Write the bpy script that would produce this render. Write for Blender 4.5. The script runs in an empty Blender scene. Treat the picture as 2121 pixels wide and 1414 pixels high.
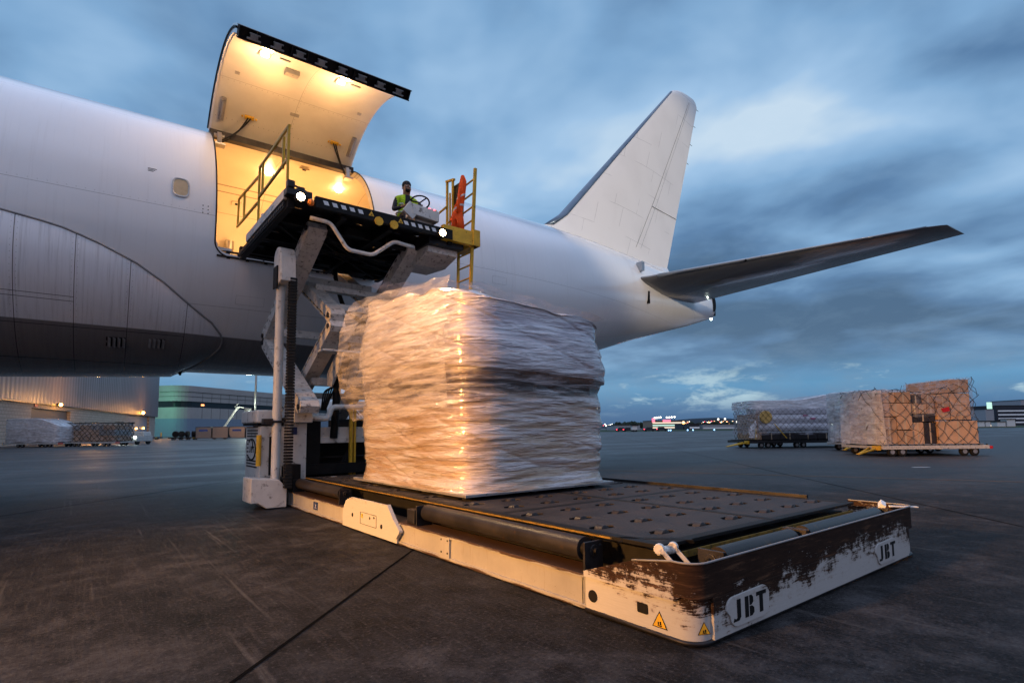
import bpy, bmesh, math, random
from mathutils import Vector, Matrix
random.seed(7)
R_ = math.radians
scene = bpy.context.scene
COL = scene.collection
# ------------------------------------------------------------------ camera
cam_d = bpy.data.cameras.new('camera'); cam = bpy.data.objects.new('camera', cam_d); COL.objects.link(cam)
scene.camera = cam
cam_d.sensor_width = 36; cam_d.lens = 19.248; cam_d.shift_y = 0.0368; cam_d.clip_end = 20000; cam_d.clip_start = 0.05
CP = Vector((-2.93, -2.02, 1.34))
RT = Vector((0.78752, -0.61620, -0.010429)); UP = Vector((-0.047675, -0.077783, 0.99583)); FW = Vector((0.614443, 0.783738, 0.0906326))
cam.matrix_world = Matrix(((RT.x, UP.x, -FW.x, CP.x), (RT.y, UP.y, -FW.y, CP.y), (RT.z, UP.z, -FW.z, CP.z), (0, 0, 0, 1)))
scene.render.resolution_x = 1024; scene.render.resolution_y = 682
scene.render.engine = 'CYCLES'
scene.view_settings.view_transform = 'Standard'; scene.view_settings.look = 'None'
scene.view_settings.exposure = 0.0; scene.view_settings.gamma = 1.0
scene.cycles.max_bounces = 7; scene.cycles.transparent_max_bounces = 12
scene.cycles.sample_clamp_indirect = 4.0

# ------------------------------------------------------------------ node helpers
class NT:
    def __init__(s, tree): s.t = tree; s.n = tree.nodes; s.l = tree.links
    def new(s, typ, **kw):
        n = s.n.new(typ)
        for k, v in kw.items(): setattr(n, k, v)
        return n
    def put(s, sock, v):
        if hasattr(v, 'is_output') or isinstance(v, bpy.types.NodeSocket): s.l.new(v, sock)
        elif v is not None:
            if isinstance(v, (tuple, list)) and len(v) == 3 and sock.type == 'RGBA': v = (*v, 1)
            sock.default_value = v
    def math(s, op, a, b=None, c=None, clamp=False):
        n = s.new('ShaderNodeMath', operation=op, use_clamp=clamp)
        for i, v in enumerate((a, b, c)):
            if v is not None: s.put(n.inputs[i], v)
        return n.outputs[0]
    def vmath(s, op, a, b=None):
        n = s.new('ShaderNodeVectorMath', operation=op)
        s.put(n.inputs[0], a)
        if b is not None: s.put(n.inputs[1], b)
        return n.outputs['Value'] if op in ('DOT_PRODUCT', 'LENGTH') else n.outputs[0]
    def mix(s, f, a, b, blend='MIX'):
        n = s.new('ShaderNodeMix', data_type='RGBA', blend_type=blend)
        s.put(n.inputs[0], f); s.put(n.inputs[6], a); s.put(n.inputs[7], b)
        return n.outputs[2]
    def ramp(s, f, stops, interp='LINEAR'):
        n = s.new('ShaderNodeValToRGB'); s.put(n.inputs[0], f); e = n.color_ramp.elements
        n.color_ramp.interpolation = interp
        while len(e) < len(stops): e.new(0.5)
        for i, (p, c) in enumerate(stops):
            e[i].position = p; e[i].color = (*c, 1) if len(c) == 3 else c
        return n.outputs[0]
    def smooth(s, v, a, b):
        n = s.new('ShaderNodeMapRange', interpolation_type='SMOOTHSTEP')
        s.put(n.inputs[0], v); n.inputs[1].default_value = a; n.inputs[2].default_value = b
        return n.outputs[0]
    def noise(s, vec, scale, detail=4, rough=.55, dist=0.0, out=0):
        n = s.new('ShaderNodeTexNoise'); s.put(n.inputs['Vector'], vec)
        n.inputs['Scale'].default_value = scale; n.inputs['Detail'].default_value = detail
        n.inputs['Roughness'].default_value = rough; n.inputs['Distortion'].default_value = dist
        return n.outputs[out]
    def mapping(s, vec, scale=(1, 1, 1), loc=(0, 0, 0), rot=(0, 0, 0)):
        n = s.new('ShaderNodeMapping'); s.put(n.inputs[0], vec)
        n.inputs['Scale'].default_value = scale; n.inputs['Location'].default_value = loc; n.inputs['Rotation'].default_value = rot
        return n.outputs[0]
    def sep(s, vec):
        n = s.new('ShaderNodeSeparateXYZ'); s.put(n.inputs[0], vec); return n.outputs
    def comb(s, x, y, z):
        n = s.new('ShaderNodeCombineXYZ'); s.put(n.inputs[0], x); s.put(n.inputs[1], y); s.put(n.inputs[2], z); return n.outputs[0]

# ------------------------------------------------------------------ world: dusk sky
world = bpy.data.worlds.new('World'); scene.world = world; world.use_nodes = True
w = NT(world.node_tree); w.n.clear()
wo = w.new('ShaderNodeOutputWorld'); bg = w.new('ShaderNodeBackground')
tc = w.new('ShaderNodeTexCoord').outputs['Generated']
dirv = w.vmath('NORMALIZE', tc)
dx, dy, dz = w.sep(dirv)
zc = w.math('MAXIMUM', dz, 0.0)
# cloud layer seen in perspective
den = w.math('ADD', zc, 0.16)
cv = w.comb(w.math('DIVIDE', dx, den), w.math('DIVIDE', dy, den), 0.0)
n1 = w.noise(w.mapping(cv, (1.0, .8, 1), (3.7, 1.3, 0), (0, 0, R_(24))), 1.1, 4, .48, .3)
n2 = w.noise(w.mapping(cv, (.9, .85, 1), (9.1, 4.2, 0), (0, 0, R_(24))), 2.4, 4, .50, .25)
n3 = w.noise(w.mapping(dirv, (1, 1, 2.6)), 7.0, 8, .6, .3)
def patch(c, k, amp):
    d = w.vmath('DOT_PRODUCT', dirv, c)
    e = w.math('MULTIPLY', w.math('SUBTRACT', d, 1.0), k)
    return w.math('MULTIPLY', w.math('EXPONENT', e), amp)
tot = w.math('ADD', w.math('MULTIPLY', w.math('SUBTRACT', n1, .5), 1.7), w.math('MULTIPLY', w.math('SUBTRACT', n2, .5), 1.15))
for c, k, a in [((.79, .369, .491), 130, .30), ((.857, .38, .347), 140, .30), ((.70, .55, .45), 70, .15), ((.67, .449, .592), 60, -.16),
                ((.90, .227, .369), 50, -.22), ((.917, .374, .139), 60, -.26), ((.846, .495, .198), 60, -.34), ((.4, .724, .562), 16, .26),
                ((-.057, .861, .505), 40, -.10), ((.971, .206, .12), 60, -.1), ((.74, .58, .33), 120, .1), ((.61, .68, .39), 45, -.28), ((.86, .22, .46), 60, .16), ((-.06, .86, .505), 60, -.16)]:
    tot = w.math('ADD', tot, patch(c, k, a))
tot = w.math('ADD', tot, .56)
cloudcol = w.ramp(tot, [(0.0, (.055, .125, .245)), (.25, (.095, .205, .39)), (.55, (.215, .40, .65)), (.8, (.35, .55, .80)), (1.0, (.58, .73, .88))])
# low band of deep blue with small cumulus
lowf = w.smooth(dz, .17, .045)
low = w.ramp(dz, [(0.0, (.050, .135, .28)), (.03, (.050, .175, .37)), (.07, (.085, .30, .56)), (.12, (.070, .20, .40)), (.17, (.055, .135, .28))])
cm = w.math('ADD', w.noise(w.mapping(dirv, (1, 1, 3.2), (.3, .1, 0)), 9.0, 9, .62, .2), patch((.862, .50, .075), 160, .18))
cmf = w.math('MULTIPLY', w.smooth(cm, .57, .72), w.smooth(w.math('ABSOLUTE', w.math('SUBTRACT', dz, .07)), .055, .015))
low = w.mix(cmf, low, (.40, .60, .73))
low = w.mix(w.math('MULTIPLY', w.smooth(n3, .45, .75), .45), low, (.085, .17, .31))
sky = w.mix(lowf, cloudcol, low)
sky = w.mix(w.math('MULTIPLY', w.math('SUBTRACT', n3, .45), .55, clamp=True), sky, (.36, .55, .76))
# the part of the sky behind the camera: afterglow, a little paler and rosier
back = w.smooth(w.vmath('DOT_PRODUCT', dirv, (-.55, -.80, .1)), -.25, .95)
sky = w.mix(w.math('MULTIPLY', back, .8), sky, (.25, .275, .42))
sky = w.mix(w.smooth(dz, .66, .84), sky, (.80, .98, 1.40))
nish = w.new('ShaderNodeTexSky', sky_type='NISHITA'); nish.sun_disc = False
nish.sun_elevation = R_(3); nish.sun_rotation = R_(215)
sky = w.mix(1.0, sky, w.mix(1.0, nish.outputs[0], (.02, .02, .02), 'MULTIPLY'), 'ADD')
w.put(bg.inputs[0], sky); bg.inputs[1].default_value = 0.95
w.l.new(bg.outputs[0], wo.inputs[0])
# ------------------------------------------------------------------ afterglow "sun"
sd = bpy.data.lights.new('afterglow_sun', 'SUN'); sd.energy = 0.5 * .34; sd.angle = R_(28); sd.color = (.96, .86, .96)
so = bpy.data.objects.new('afterglow_sun', sd); COL.objects.link(so)
so.rotation_euler = Vector((-.42, -.80, .40)).to_track_quat('Z', 'Y').to_euler()

# ------------------------------------------------------------------ materials
def new_mat(name):
    m = bpy.data.materials.new(name); m.use_nodes = True
    t = NT(m.node_tree); t.n.clear()
    o = t.new('ShaderNodeOutputMaterial'); p = t.new('ShaderNodeBsdfPrincipled'); t.l.new(p.outputs[0], o.inputs[0])
    t.obj = t.new('ShaderNodeTexCoord').outputs['Object']; t.p = p; t.o = o
    return m, t
def bump(t, h, strength=.3, dist=.01):
    b = t.new('ShaderNodeBump'); b.inputs['Strength'].default_value = strength; b.inputs['Distance'].default_value = dist
    t.put(b.inputs['Height'], h); t.l.new(b.outputs[0], t.p.inputs['Normal'])
def simple(name, col, rough=.5, metal=0.0, var=.25, scale=6, bmp=0.0, bscale=40, coat=0.0, dirt=0.0, dirtcol=(.03, .022, .016), stretch=(1, 1, 1), spec=.28):
    m, t = new_mat(name)
    v = t.mapping(t.obj, stretch)
    n = t.noise(v, scale, 6, .6)
    lo = tuple(c * (1 - var) for c in col); hi = tuple(min(1, c * (1 + var * .6)) for c in col)
    c = t.ramp(n, [(.3, lo), (.7, hi)])
    if dirt > 0:
        d = t.math('MULTIPLY', t.smooth(t.noise(v, scale * 2.3, 9, .7), .62 - dirt * .25, .72 - dirt * .1), .85)
        c = t.mix(d, c, dirtcol)
    t.put(t.p.inputs['Base Color'], c)
    t.put(t.p.inputs['Roughness'], t.math('ADD', t.math('MULTIPLY', n, .25), rough - .12))
    t.p.inputs['Metallic'].default_value = metal; t.p.inputs['Specular IOR Level'].default_value = spec
    t.p.inputs['Coat Weight'].default_value = coat
    if bmp > 0: bump(t, t.noise(v, bscale, 5, .6), bmp, .01)
    return m
def emit(name, col, s):
    m, t = new_mat(name); t.p.inputs['Base Color'].default_value = (.8, .8, .8, 1)
    t.p.inputs['Emission Color'].default_value = (*col, 1); t.p.inputs['Emission Strength'].default_value = s
    return m
M = {}
M['steel_white'] = simple('worn_white_paint', (.60, .58, .55), .42, 0, .15, 3, .15, 60, dirt=.33, dirtcol=(.06, .042, .03))
M['arm_paint'] = simple('scissor_paint', (.58, .55, .52), .45, 0, .2, 5, .12, 50, dirt=.42, dirtcol=(.05, .035, .025))
M['black_metal'] = simple('black_metal', (.010, .0095, .010), .55, .1, .4, 8, .2, 60, spec=.15)
M['dark_metal'] = simple('dark_metal', (.035, .033, .036), .42, .6, .4, 8, .15, 60)
M['rubber'] = simple('rubber', (.014, .014, .015), .75, 0, .3, 8, .25, 50)
M['roller'] = simple('roller_tube', (.04, .036, .037), .36, .5, .4, 3, .12, 40, dirt=.2, dirtcol=(.09, .055, .03), stretch=(1, 1, 1))
M['yellow'] = simple('yellow_paint', (.62, .36, .03), .4, 0, .2, 6, .05, 60, dirt=.18)
M['orange_cloth'] = simple('orange_cloth', (.92, .10, .012), .8, 0, .18, 12, .4, 30)
M['reflective'] = simple('reflective_tape', (.62, .62, .64), .35, .2, .1, 30)
M['hivis'] = simple('high_visibility_cloth', (.50, .72, .03), .8, 0, .15, 12)
M['dark_cloth'] = simple('dark_cloth', (.028, .028, .036), .85, 0, .3, 20)
M['skin'] = simple('skin', (.30, .16, .10), .5, 0, .1, 10)
M['chrome'] = simple('chrome', (.6, .62, .66), .12, 1, .1, 4)
M['sticker_blue'] = simple('blue_sticker', (.012, .03, .12), .35, 0, .15, 10)
M['white'] = simple('plain_white', (.74, .73, .71), .4, 0, .06, 8)
M['red'] = simple('red_plastic', (.5, .015, .02), .35, 0, .1, 8)
M['grey_cover'] = simple('grey_cover', (.24, .235, .24), .5, 0, .2, 6)
M['lamp_warm'] = emit('lamp_warm', (1, .72, .36), 60)
M['lamp_orange'] = emit('lamp_orange', (1, .42, .06), 45)
M['lamp_white'] = emit('lamp_white', (.85, 1, .86), 60)
M['lamp_cool'] = emit('lamp_cool', (.8, 1, .95), 25)
M['lamp_red'] = emit('lamp_red', (1, .03, .05), 8)
M['lamp_amber'] = emit('lamp_amber', (1, .3, .05), 3)
M['cardboard'] = simple('cardboard', (.58, .36, .23), .75, 0, .18, 3, .1, 30)
M['cardboard_dark'] = simple('cardboard_brown', (.44, .27, .17), .75, 0, .18, 3, .1, 30)
M['tape'] = simple('packing_tape', (.52, .40, .28), .3, 0, .1, 4)
M['dark_box'] = simple('dark_carton', (.035, .03, .035), .5, 0, .3, 4)
M['net'] = simple('net_cord', (.035, .03, .02), .8, 0, .3, 8)
M['alu'] = simple('dull_aluminium', (.42, .41, .41), .38, .75, .2, 6, .1, 50, dirt=.2)
M['dolly_white'] = simple('dolly_paint', (.50, .48, .46), .5, 0, .2, 6, .1, 40, dirt=.45)

def mat_aircraft():
    m, t = new_mat('aircraft_paint')
    x, y, z = t.sep(t.obj)
    ang = t.math('ARCTAN2', t.math('SUBTRACT', z, 6.0), t.math('MULTIPLY', y, -1.0))
    streak = t.noise(t.mapping(t.obj, (5.0, .25, .18)), 3.0, 7, .65)
    blot = t.noise(t.obj, .5, 4, .5)
    base = t.mix(t.math('MULTIPLY', t.smooth(streak, .50, .80), .22), (.80, .80, .82), (.46, .43, .43))
    base = t.mix(t.math('MULTIPLY', t.smooth(blot, .4, .75), .14), base, (.55, .54, .56))
    # grey belly paint
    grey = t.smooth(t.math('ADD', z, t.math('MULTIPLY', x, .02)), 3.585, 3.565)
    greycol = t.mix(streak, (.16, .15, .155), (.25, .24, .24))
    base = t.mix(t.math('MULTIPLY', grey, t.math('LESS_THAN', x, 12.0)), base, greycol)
    # seams
    lines = None
    def add(f):
        nonlocal lines
        lines = f if lines is None else t.math('MAXIMUM', lines, f)
    def line(v, at, wd, amp=1.0): add(t.math('MULTIPLY', t.math('LESS_THAN', t.math('ABSOLUTE', t.math('SUBTRACT', v, at)), wd), amp))
    for a in (1.2, 48.2, -36.0): line(ang, R_(a), .0018, .5)
    for xx in (-12, -8.6, 4.6, 9.9, 13.3, 17.6): line(x, xx, .004, .10)
    for a in (1.2, 48.2):
        g = t.math('LESS_THAN', t.math('ABSOLUTE', t.math('SUBTRACT', ang, R_(a + .9))), .0030); r_ = t.math('LESS_THAN', t.math('FRACT', t.math('MULTIPLY', x, 7.0)), .12); add(t.math('MULTIPLY', t.math('MULTIPLY', g, r_), .30))
    lines = t.math('MULTIPLY', lines, t.math('LESS_THAN', z, 9.15))
    base = t.mix(t.math('MULTIPLY', lines, .9), base, (.05, .045, .05))
    t.put(t.p.inputs['Base Color'], base)
    t.put(t.p.inputs['Roughness'], t.math('ADD', t.math('MULTIPLY', streak, .16), .15))
    t.p.inputs['Coat Weight'].default_value = .7; t.p.inputs['Coat Roughness'].default_value = .12
    bump(t, t.noise(t.mapping(t.obj, (1.0, .6, .6)), 1.6, 2, .5), .22, .03)
    return m
M['aircraft'] = mat_aircraft()
def mat_fairing():
    m, t = new_mat('fairing_paint')
    x, y, z = t.sep(t.obj)
    streak = t.noise(t.mapping(t.obj, (7.0, .25, .2)), 3.0, 7, .7)
    base = t.mix(t.math('MULTIPLY', t.smooth(streak, .46, .74), .5), (.76, .77, .82), (.30, .29, .31))
    zz = t.math('ADD', z, t.math('MULTIPLY', x, .0))
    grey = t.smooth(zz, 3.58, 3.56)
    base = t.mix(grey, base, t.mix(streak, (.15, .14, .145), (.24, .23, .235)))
    f = None
    for at in (-5.3, -3.98, -3.09, -2.20, -1.14):
        g = t.math('LESS_THAN', t.math('ABSOLUTE', t.math('SUBTRACT', x, at)), .006)
        f = g if f is None else t.math('MAXIMUM', f, g)
    for at, x1 in ((4.02, -3.09), (3.94, -3.09), (3.50, -1.14), (2.92, 5)):
        g = t.math('MULTIPLY', t.math('LESS_THAN', t.math('ABSOLUTE', t.math('SUBTRACT', z, at)), .005), t.math('LESS_THAN', x, x1))
        f = t.math('MAXIMUM', f, g)
    # rows of small fasteners beside each joint
    for at in (-3.98, -3.09, -2.20, -1.14):
        for o in (-.045, .045):
            g = t.math('LESS_THAN', t.math('ABSOLUTE', t.math('SUBTRACT', x, at + o)), .005)
            r = t.math('LESS_THAN', t.math('FRACT', t.math('MULTIPLY', z, 9.0)), .12)
            f = t.math('MAXIMUM', f, t.math('MULTIPLY', t.math('MULTIPLY', g, r), .6))
    base = t.mix(t.math('MULTIPLY', f, .9), base, (.03, .028, .03))
    t.put(t.p.inputs['Base Color'], base)
    t.put(t.p.inputs['Roughness'], t.math('ADD', t.math('MULTIPLY', streak, .2), .12))
    t.p.inputs['Coat Weight'].default_value = .4; t.p.inputs['Coat Roughness'].default_value = .1
    bump(t, t.noise(t.mapping(t.obj, (1.0, .6, .6)), 2.2, 2, .5), .25, .03)
    return m
M['fairing'] = mat_fairing()
def mat_fin():
    m, t = new_mat('fin_paint')
    x, y, z = t.sep(t.obj)
    n = t.noise(t.mapping(t.obj, (1, 1, .7)), .9, 4, .5)
    base = t.mix(t.math('MULTIPLY', t.smooth(n, .4, .75), .16), (.80, .79, .78), (.52, .50, .49))
    # panel outlines: a skewed grid, partly present
    br = t.new('ShaderNodeTexBrick'); v = t.comb(t.math('SUBTRACT', x, t.math('MULTIPLY', z, .35)), t.math('ADD', z, t.math('MULTIPLY', x, .12)), 0)
    t.put(br.inputs['Vector'], v); br.inputs['Scale'].default_value = .62; br.inputs['Mortar Size'].default_value = .006
    br.inputs['Mortar Smooth'].default_value = 0; br.offset = .37; br.inputs['Brick Width'].default_value = .9; br.inputs['Row Height'].default_value = .8
    pres = t.smooth(t.noise(t.obj, .7, 2, .5), .48, .54)
    base = t.mix(t.math('MULTIPLY', t.math('MULTIPLY', br.outputs['Fac'], pres), .40), base, (.12, .11, .12))
    t.put(t.p.inputs['Base Color'], base); t.p.inputs['Roughness'].default_value = .32
    t.p.inputs['Coat Weight'].default_value = .3
    return m
M['fin'] = mat_fin()
M['stab'] = simple('tailplane_grey', (.22, .22, .235), .22, .25, .15, 2, .08, 4, coat=.5, stretch=(1, .3, 1))
M['metal_edge'] = simple('bare_leading_edge', (.33, .36, .40), .3, .7, .15, 2)
M['fin_edge'] = simple('fin_leading_edge', (.12, .17, .24), .3, .4, .15, 2)
def mat_lining():
    m, t = new_mat('cargo_lining')
    x, y, z = t.sep(t.obj)
    n = t.noise(t.obj, 1.2, 3, .5)
    base = t.ramp(n, [(.3, (.66, .60, .48)), (.7, (.74, .68, .55))])
    f = None
    for v, at, wd in ((x, 1.13, .006), (x, -1.6, .006), (x, 3.9, .006), (z, 8.62, .010), (z, 8.50, .010), (z, 8.05, .005), (z, 6.6, .006)):
        g = t.math('LESS_THAN', t.math('ABSOLUTE', t.math('SUBTRACT', v, at)), wd)
        f = g if f is None else t.math('MAXIMUM', f, g)
    base = t.mix(t.math('MULTIPLY', f, .7), base, (.16, .11, .06))
    t.put(t.p.inputs['Base Color'], base); t.p.inputs['Roughness'].default_value = .38
    bump(t, t.noise(t.obj, 2.5, 3, .5), .25, .02)
    return m
M['lining'] = mat_lining()
def mat_door_lining():
    m, t = new_mat('door_lining')
    x, y, z = t.sep(t.obj)
    n = t.noise(t.obj, 1.5, 4, .55)
    base = t.ramp(n, [(.3, (.60, .56, .49)), (.7, (.70, .66, .58))])
    f = None
    for v, at, wd in ((x, 1.13, .005), (y, -2.45, .005), (y, -4.95, .006)):
        g = t.math('LESS_THAN', t.math('ABSOLUTE', t.math('SUBTRACT', v, at)), wd)
        f = g if f is None else t.math('MAXIMUM', f, g)
    for v, at, u in ((x, 1.17, y), (y, -2.40, x), (y, -4.88, x), (y, -1.42, x)):
        g = t.math('MULTIPLY', t.math('LESS_THAN', t.math('ABSOLUTE', t.math('SUBTRACT', v, at)), .010), t.math('LESS_THAN', t.math('FRACT', t.math('MULTIPLY', u, 8.0)), .13))
        f = t.math('MAXIMUM', f, g)
    base = t.mix(t.math('MULTIPLY', f, .55), base, (.14, .10, .06))
    t.put(t.p.inputs['Base Color'], base); t.p.inputs['Roughness'].default_value = .3
    bump(t, t.noise(t.obj, 3, 3, .5), .3, .02)
    return m
M['door_lining'] = mat_door_lining()
def mat_worn(name, zmid, zsoft, streakdir=(1.4, 1.4, 13)):
    # white paint scraped down to dark rusty steel above a height
    m, t = new_mat(name)
    x, y, z = t.sep(t.obj)
    s1 = t.noise(t.mapping(t.obj, streakdir), 2.2, 10, .74, .25)
    s2 = t.noise(t.mapping(t.obj, (4, 4, 90)), 1.9, 10, .8)
    big = t.noise(t.obj, 2.2, 4, .6)
    s3 = t.noise(t.obj, 14, 8, .75)
    h = t.math('MULTIPLY', t.math('SUBTRACT', z, zmid), 1.0 / zsoft)
    f = t.math('ADD', h, t.math('MULTIPLY', t.math('SUBTRACT', s1, .5), 3.2))
    f = t.math('ADD', f, t.math('MULTIPLY', t.math('SUBTRACT', big, .5), 2.4))
    f = t.math('ADD', f, t.math('MULTIPLY', t.math('SUBTRACT', s2, .5), 2.4))
    f = t.math('ADD', f, t.math('MULTIPLY', t.math('SUBTRACT', s3, .5), 3.0))
    f = t.math('ADD', f, t.math('MULTIPLY', t.math('EXPONENT', t.math('MULTIPLY', t.math('POWER', t.math('SUBTRACT', x, .42), 2.0), -5.0)), .45))
    f = t.math('SUBTRACT', f, t.math('MULTIPLY', t.smooth(y, .08, .22), .75))
    wear = t.smooth(f, -.1, .18)
    white = t.ramp(s2, [(.25, (.36, .35, .34)), (.75, (.47, .46, .45))])
    brown = t.ramp(s1, [(.3, (.013, .008, .007)), (.55, (.032, .018, .013)), (.72, (.14, .075, .045))])
    edge = t.math('MULTIPLY', t.smooth(f, -.45, -.05), .35)
    white = t.mix(edge, white, (.22, .12, .06))
    t.put(t.p.inputs['Base Color'], t.mix(wear, white, brown))
    t.put(t.p.inputs['Roughness'], t.mix(wear, (.42, .42, .42), (.55, .55, .55)))
    t.put(t.p.inputs['Specular IOR Level'], t.math('SUBTRACT', .35, t.math('MULTIPLY', wear, .30)))
    bump(t, t.math('ADD', t.math('MULTIPLY', wear, -1.0), t.math('MULTIPLY', s2, .5)), .5, .004)
    return m
M['bumper'] = mat_worn('scraped_bumper_paint', .245, .20)
M['pill'] = mat_worn('worn_emblem_plate', .40, .16)
M['hump'] = mat_worn('scraped_side_paint', .44, .20)
def mat_side():
    m, t = new_mat('side_beam_paint')
    x, y, z = t.sep(t.obj)
    s1 = t.noise(t.mapping(t.obj, (1, 1.0, 12)), 2.0, 8, .7)
    n = t.noise(t.obj, 1.7, 5, .6)
    white = t.ramp(n, [(.3, (.24, .23, .22)), (.7, (.34, .325, .305))])
    top = t.math('ADD', t.math('MULTIPLY', t.math('SUBTRACT', z, .245), 60.0), t.math('MULTIPLY', t.math('SUBTRACT', s1, .5), 5.0))
    bot = t.math('ADD', t.math('MULTIPLY', t.math('SUBTRACT', .03, z), 50.0), t.math('MULTIPLY', t.math('SUBTRACT', s1, .5), 5.0))
    wear = t.math('MAXIMUM', t.smooth(top, -.2, .4), t.smooth(bot, -.1, .5))
    spots = t.smooth(t.noise(t.mapping(t.obj, (1, 1, 2.2)), 8, 9, .78), .635, .67)
    wear = t.math('MAXIMUM', wear, t.math('MULTIPLY', spots, .85))
    drip = t.smooth(t.noise(t.mapping(t.obj, (1, 9, .8)), 3.0, 7, .7), .55, .72); white = t.mix(t.math('MULTIPLY', drip, .45), white, (.17, .11, .07))
    t.put(t.p.inputs['Base Color'], t.mix(wear, white, (.055, .03, .02)))
    t.p.inputs['Roughness'].default_value = .42
    bump(t, t.noise(t.obj, 50, 4, .6), .1, .004)
    return m
M['side'] = mat_side()
def mat_deck():
    m, t = new_mat('deck_plate_steel')
    n = t.noise(t.obj, 2.5, 6, .65)
    v = t.new('ShaderNodeTexVoronoi'); t.put(v.inputs['Vector'], t.mapping(t.obj, (1, 1.6, 1), (0, 0, 0), (0, 0, R_(45)))); v.inputs['Scale'].default_value = 42
    c = t.ramp(n, [(.3, (.022, .020, .021)), (.7, (.065, .056, .054))])
    c = t.mix(t.math('MULTIPLY', t.smooth(t.noise(t.obj, 6, 8, .75), .56, .68), .5), c, (.085, .050, .032))
    t.put(t.p.inputs['Base Color'], c); t.p.inputs['Metallic'].default_value = .35
    t.put(t.p.inputs['Roughness'], t.math('ADD', t.math('MULTIPLY', n, .35), .38)); t.p.inputs['Specular IOR Level'].default_value = .15
    bump(t, t.math('ADD', v.outputs['Distance'], t.math('MULTIPLY', n, .5)), .55, .006)
    return m
M['deck'] = mat_deck()
def mat_ground():
    m, t = new_mat('apron_concrete')
    x, y, z = t.sep(t.obj)
    big = t.noise(t.obj, .12, 5, .6, .3)
    mid = t.noise(t.obj, .8, 8, .72)
    brush = t.noise(t.mapping(t.obj, (1.0, .07, 1), (0, 0, 0), (0, 0, R_(-45))), 30, 5, .7)
    scr = t.noise(t.mapping(t.obj, (1, .03, 1), (0, 0, 0), (0, 0, R_(-68))), 9, 3, .55)
    fine = t.noise(t.obj, 38, 8, .8)
    blot = t.noise(t.obj, 3.5, 7, .75, .4)
    c = t.ramp(t.math('ADD', t.math('ADD', t.math('MULTIPLY', mid, .45), t.math('MULTIPLY', big, .2)), t.math('MULTIPLY', blot, .35)), [(.40, (.006, .0058, .006)), (.5, (.021, .020, .021)), (.60, (.060, .057, .059))])
    c = t.mix(t.math('MULTIPLY', t.smooth(brush, .50, .72), .55), c, (.055, .050, .050))
    c = t.mix(t.math('MULTIPLY', t.smooth(fine, .53, .64), .6), c, (.105, .098, .096))
    c = t.mix(t.math('MULTIPLY', t.smooth(fine, .47, .38), .7), c, (.008, .0075, .0075))
    c = t.mix(t.math('MULTIPLY', t.smooth(scr, .60, .76), .45), c, (.12, .11, .105))
    c = t.mix(t.math('MULTIPLY', t.smooth(t.noise(t.obj, 1.4, 7, .7), .60, .70), .65), c, (.012, .011, .012))
    c = t.mix(t.math('MULTIPLY', t.smooth(t.noise(t.obj, 7, 9, .8), .74, .76), .5), c, (.34, .33, .34))
    t.put(t.p.inputs['Base Color'], c)
    wet = t.math('MULTIPLY', t.smooth(t.noise(t.mapping(t.obj, (.5, 1.2, 1)), .22, 5, .6), .42, .62), t.smooth(y, 6, 20))
    r = t.math('ADD', t.math('MULTIPLY', mid, .35), .40)
    t.put(t.p.inputs['Roughness'], t.math('SUBTRACT', r, t.math('MULTIPLY', wet, .15)))
    t.put(t.p.inputs['Specular IOR Level'], t.math('ADD', t.math('MULTIPLY', t.smooth(t.math('ADD', y, t.math('MULTIPLY', x, .6)), 5, 17), .45), .03))
    bump(t, t.math('ADD', t.math('ADD', t.math('MULTIPLY', brush, .8), t.math('MULTIPLY', fine, 1.0)), t.math('MULTIPLY', mid, 1.5)), .6, .02)
    return m
M['ground'] = mat_ground()
M['dull_yellow'] = simple('scuffed_yellow_edge', (.20, .12, .02), .6, 0, .4, 9, dirt=.5)
M['joint'] = simple('joint_sealant', (.004, .004, .0045), .9, 0, .3, 20, .3, 60, spec=.02)
M['line_paint'] = simple('faded_apron_line', (.17, .085, .035), .6, 0, .3, 3)
M['grass'] = simple('far_grass', (.020, .038, .012), .9, 0, .4, .05)
M['hill'] = simple('far_hill', (.018, .030, .045), 1.0, 0, .2, .002)
def mat_plastic(name, alpha_lo, alpha_hi, col=(.70, .70, .76), stretch=(1.2, 1.2, 5), rough=.16, bmp=.6, sc=3.0):
    m, t = new_mat(name)
    n = t.noise(t.mapping(t.obj, stretch), sc, 8, .62, .6)
    n2 = t.noise(t.mapping(t.obj, (stretch[0] * 2, stretch[1] * 2, stretch[2] * 2.4)), sc * 1.7, 7, .65, .4)
    a = t.math('ADD', t.math('MULTIPLY', t.smooth(n, .38, .66), alpha_hi - alpha_lo), alpha_lo)
    t.put(t.p.inputs['Base Color'], t.mix(n2, tuple(c * .7 for c in col), col)); t.p.inputs['Roughness'].default_value = rough
    t.p.inputs['Specular IOR Level'].default_value = .75
    t.p.inputs['Coat Weight'].default_value = .6; t.p.inputs['Coat Roughness'].default_value = .08
    t.put(t.p.inputs['Alpha'], a)
    bump(t, t.math('ADD', n, t.math('MULTIPLY', n2, .6)), bmp, .05)
    return m
M['film'] = mat_plastic('stretch_film', .06, .34, (.66, .62, .66), (1.2, 1.2, 3), .14, .5, 2.0)
M['film_heavy'] = mat_plastic('heavy_film', .50, .90, (.84, .82, .86), (1.0, 1.0, 3), .16, .7, 2.0)
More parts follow.
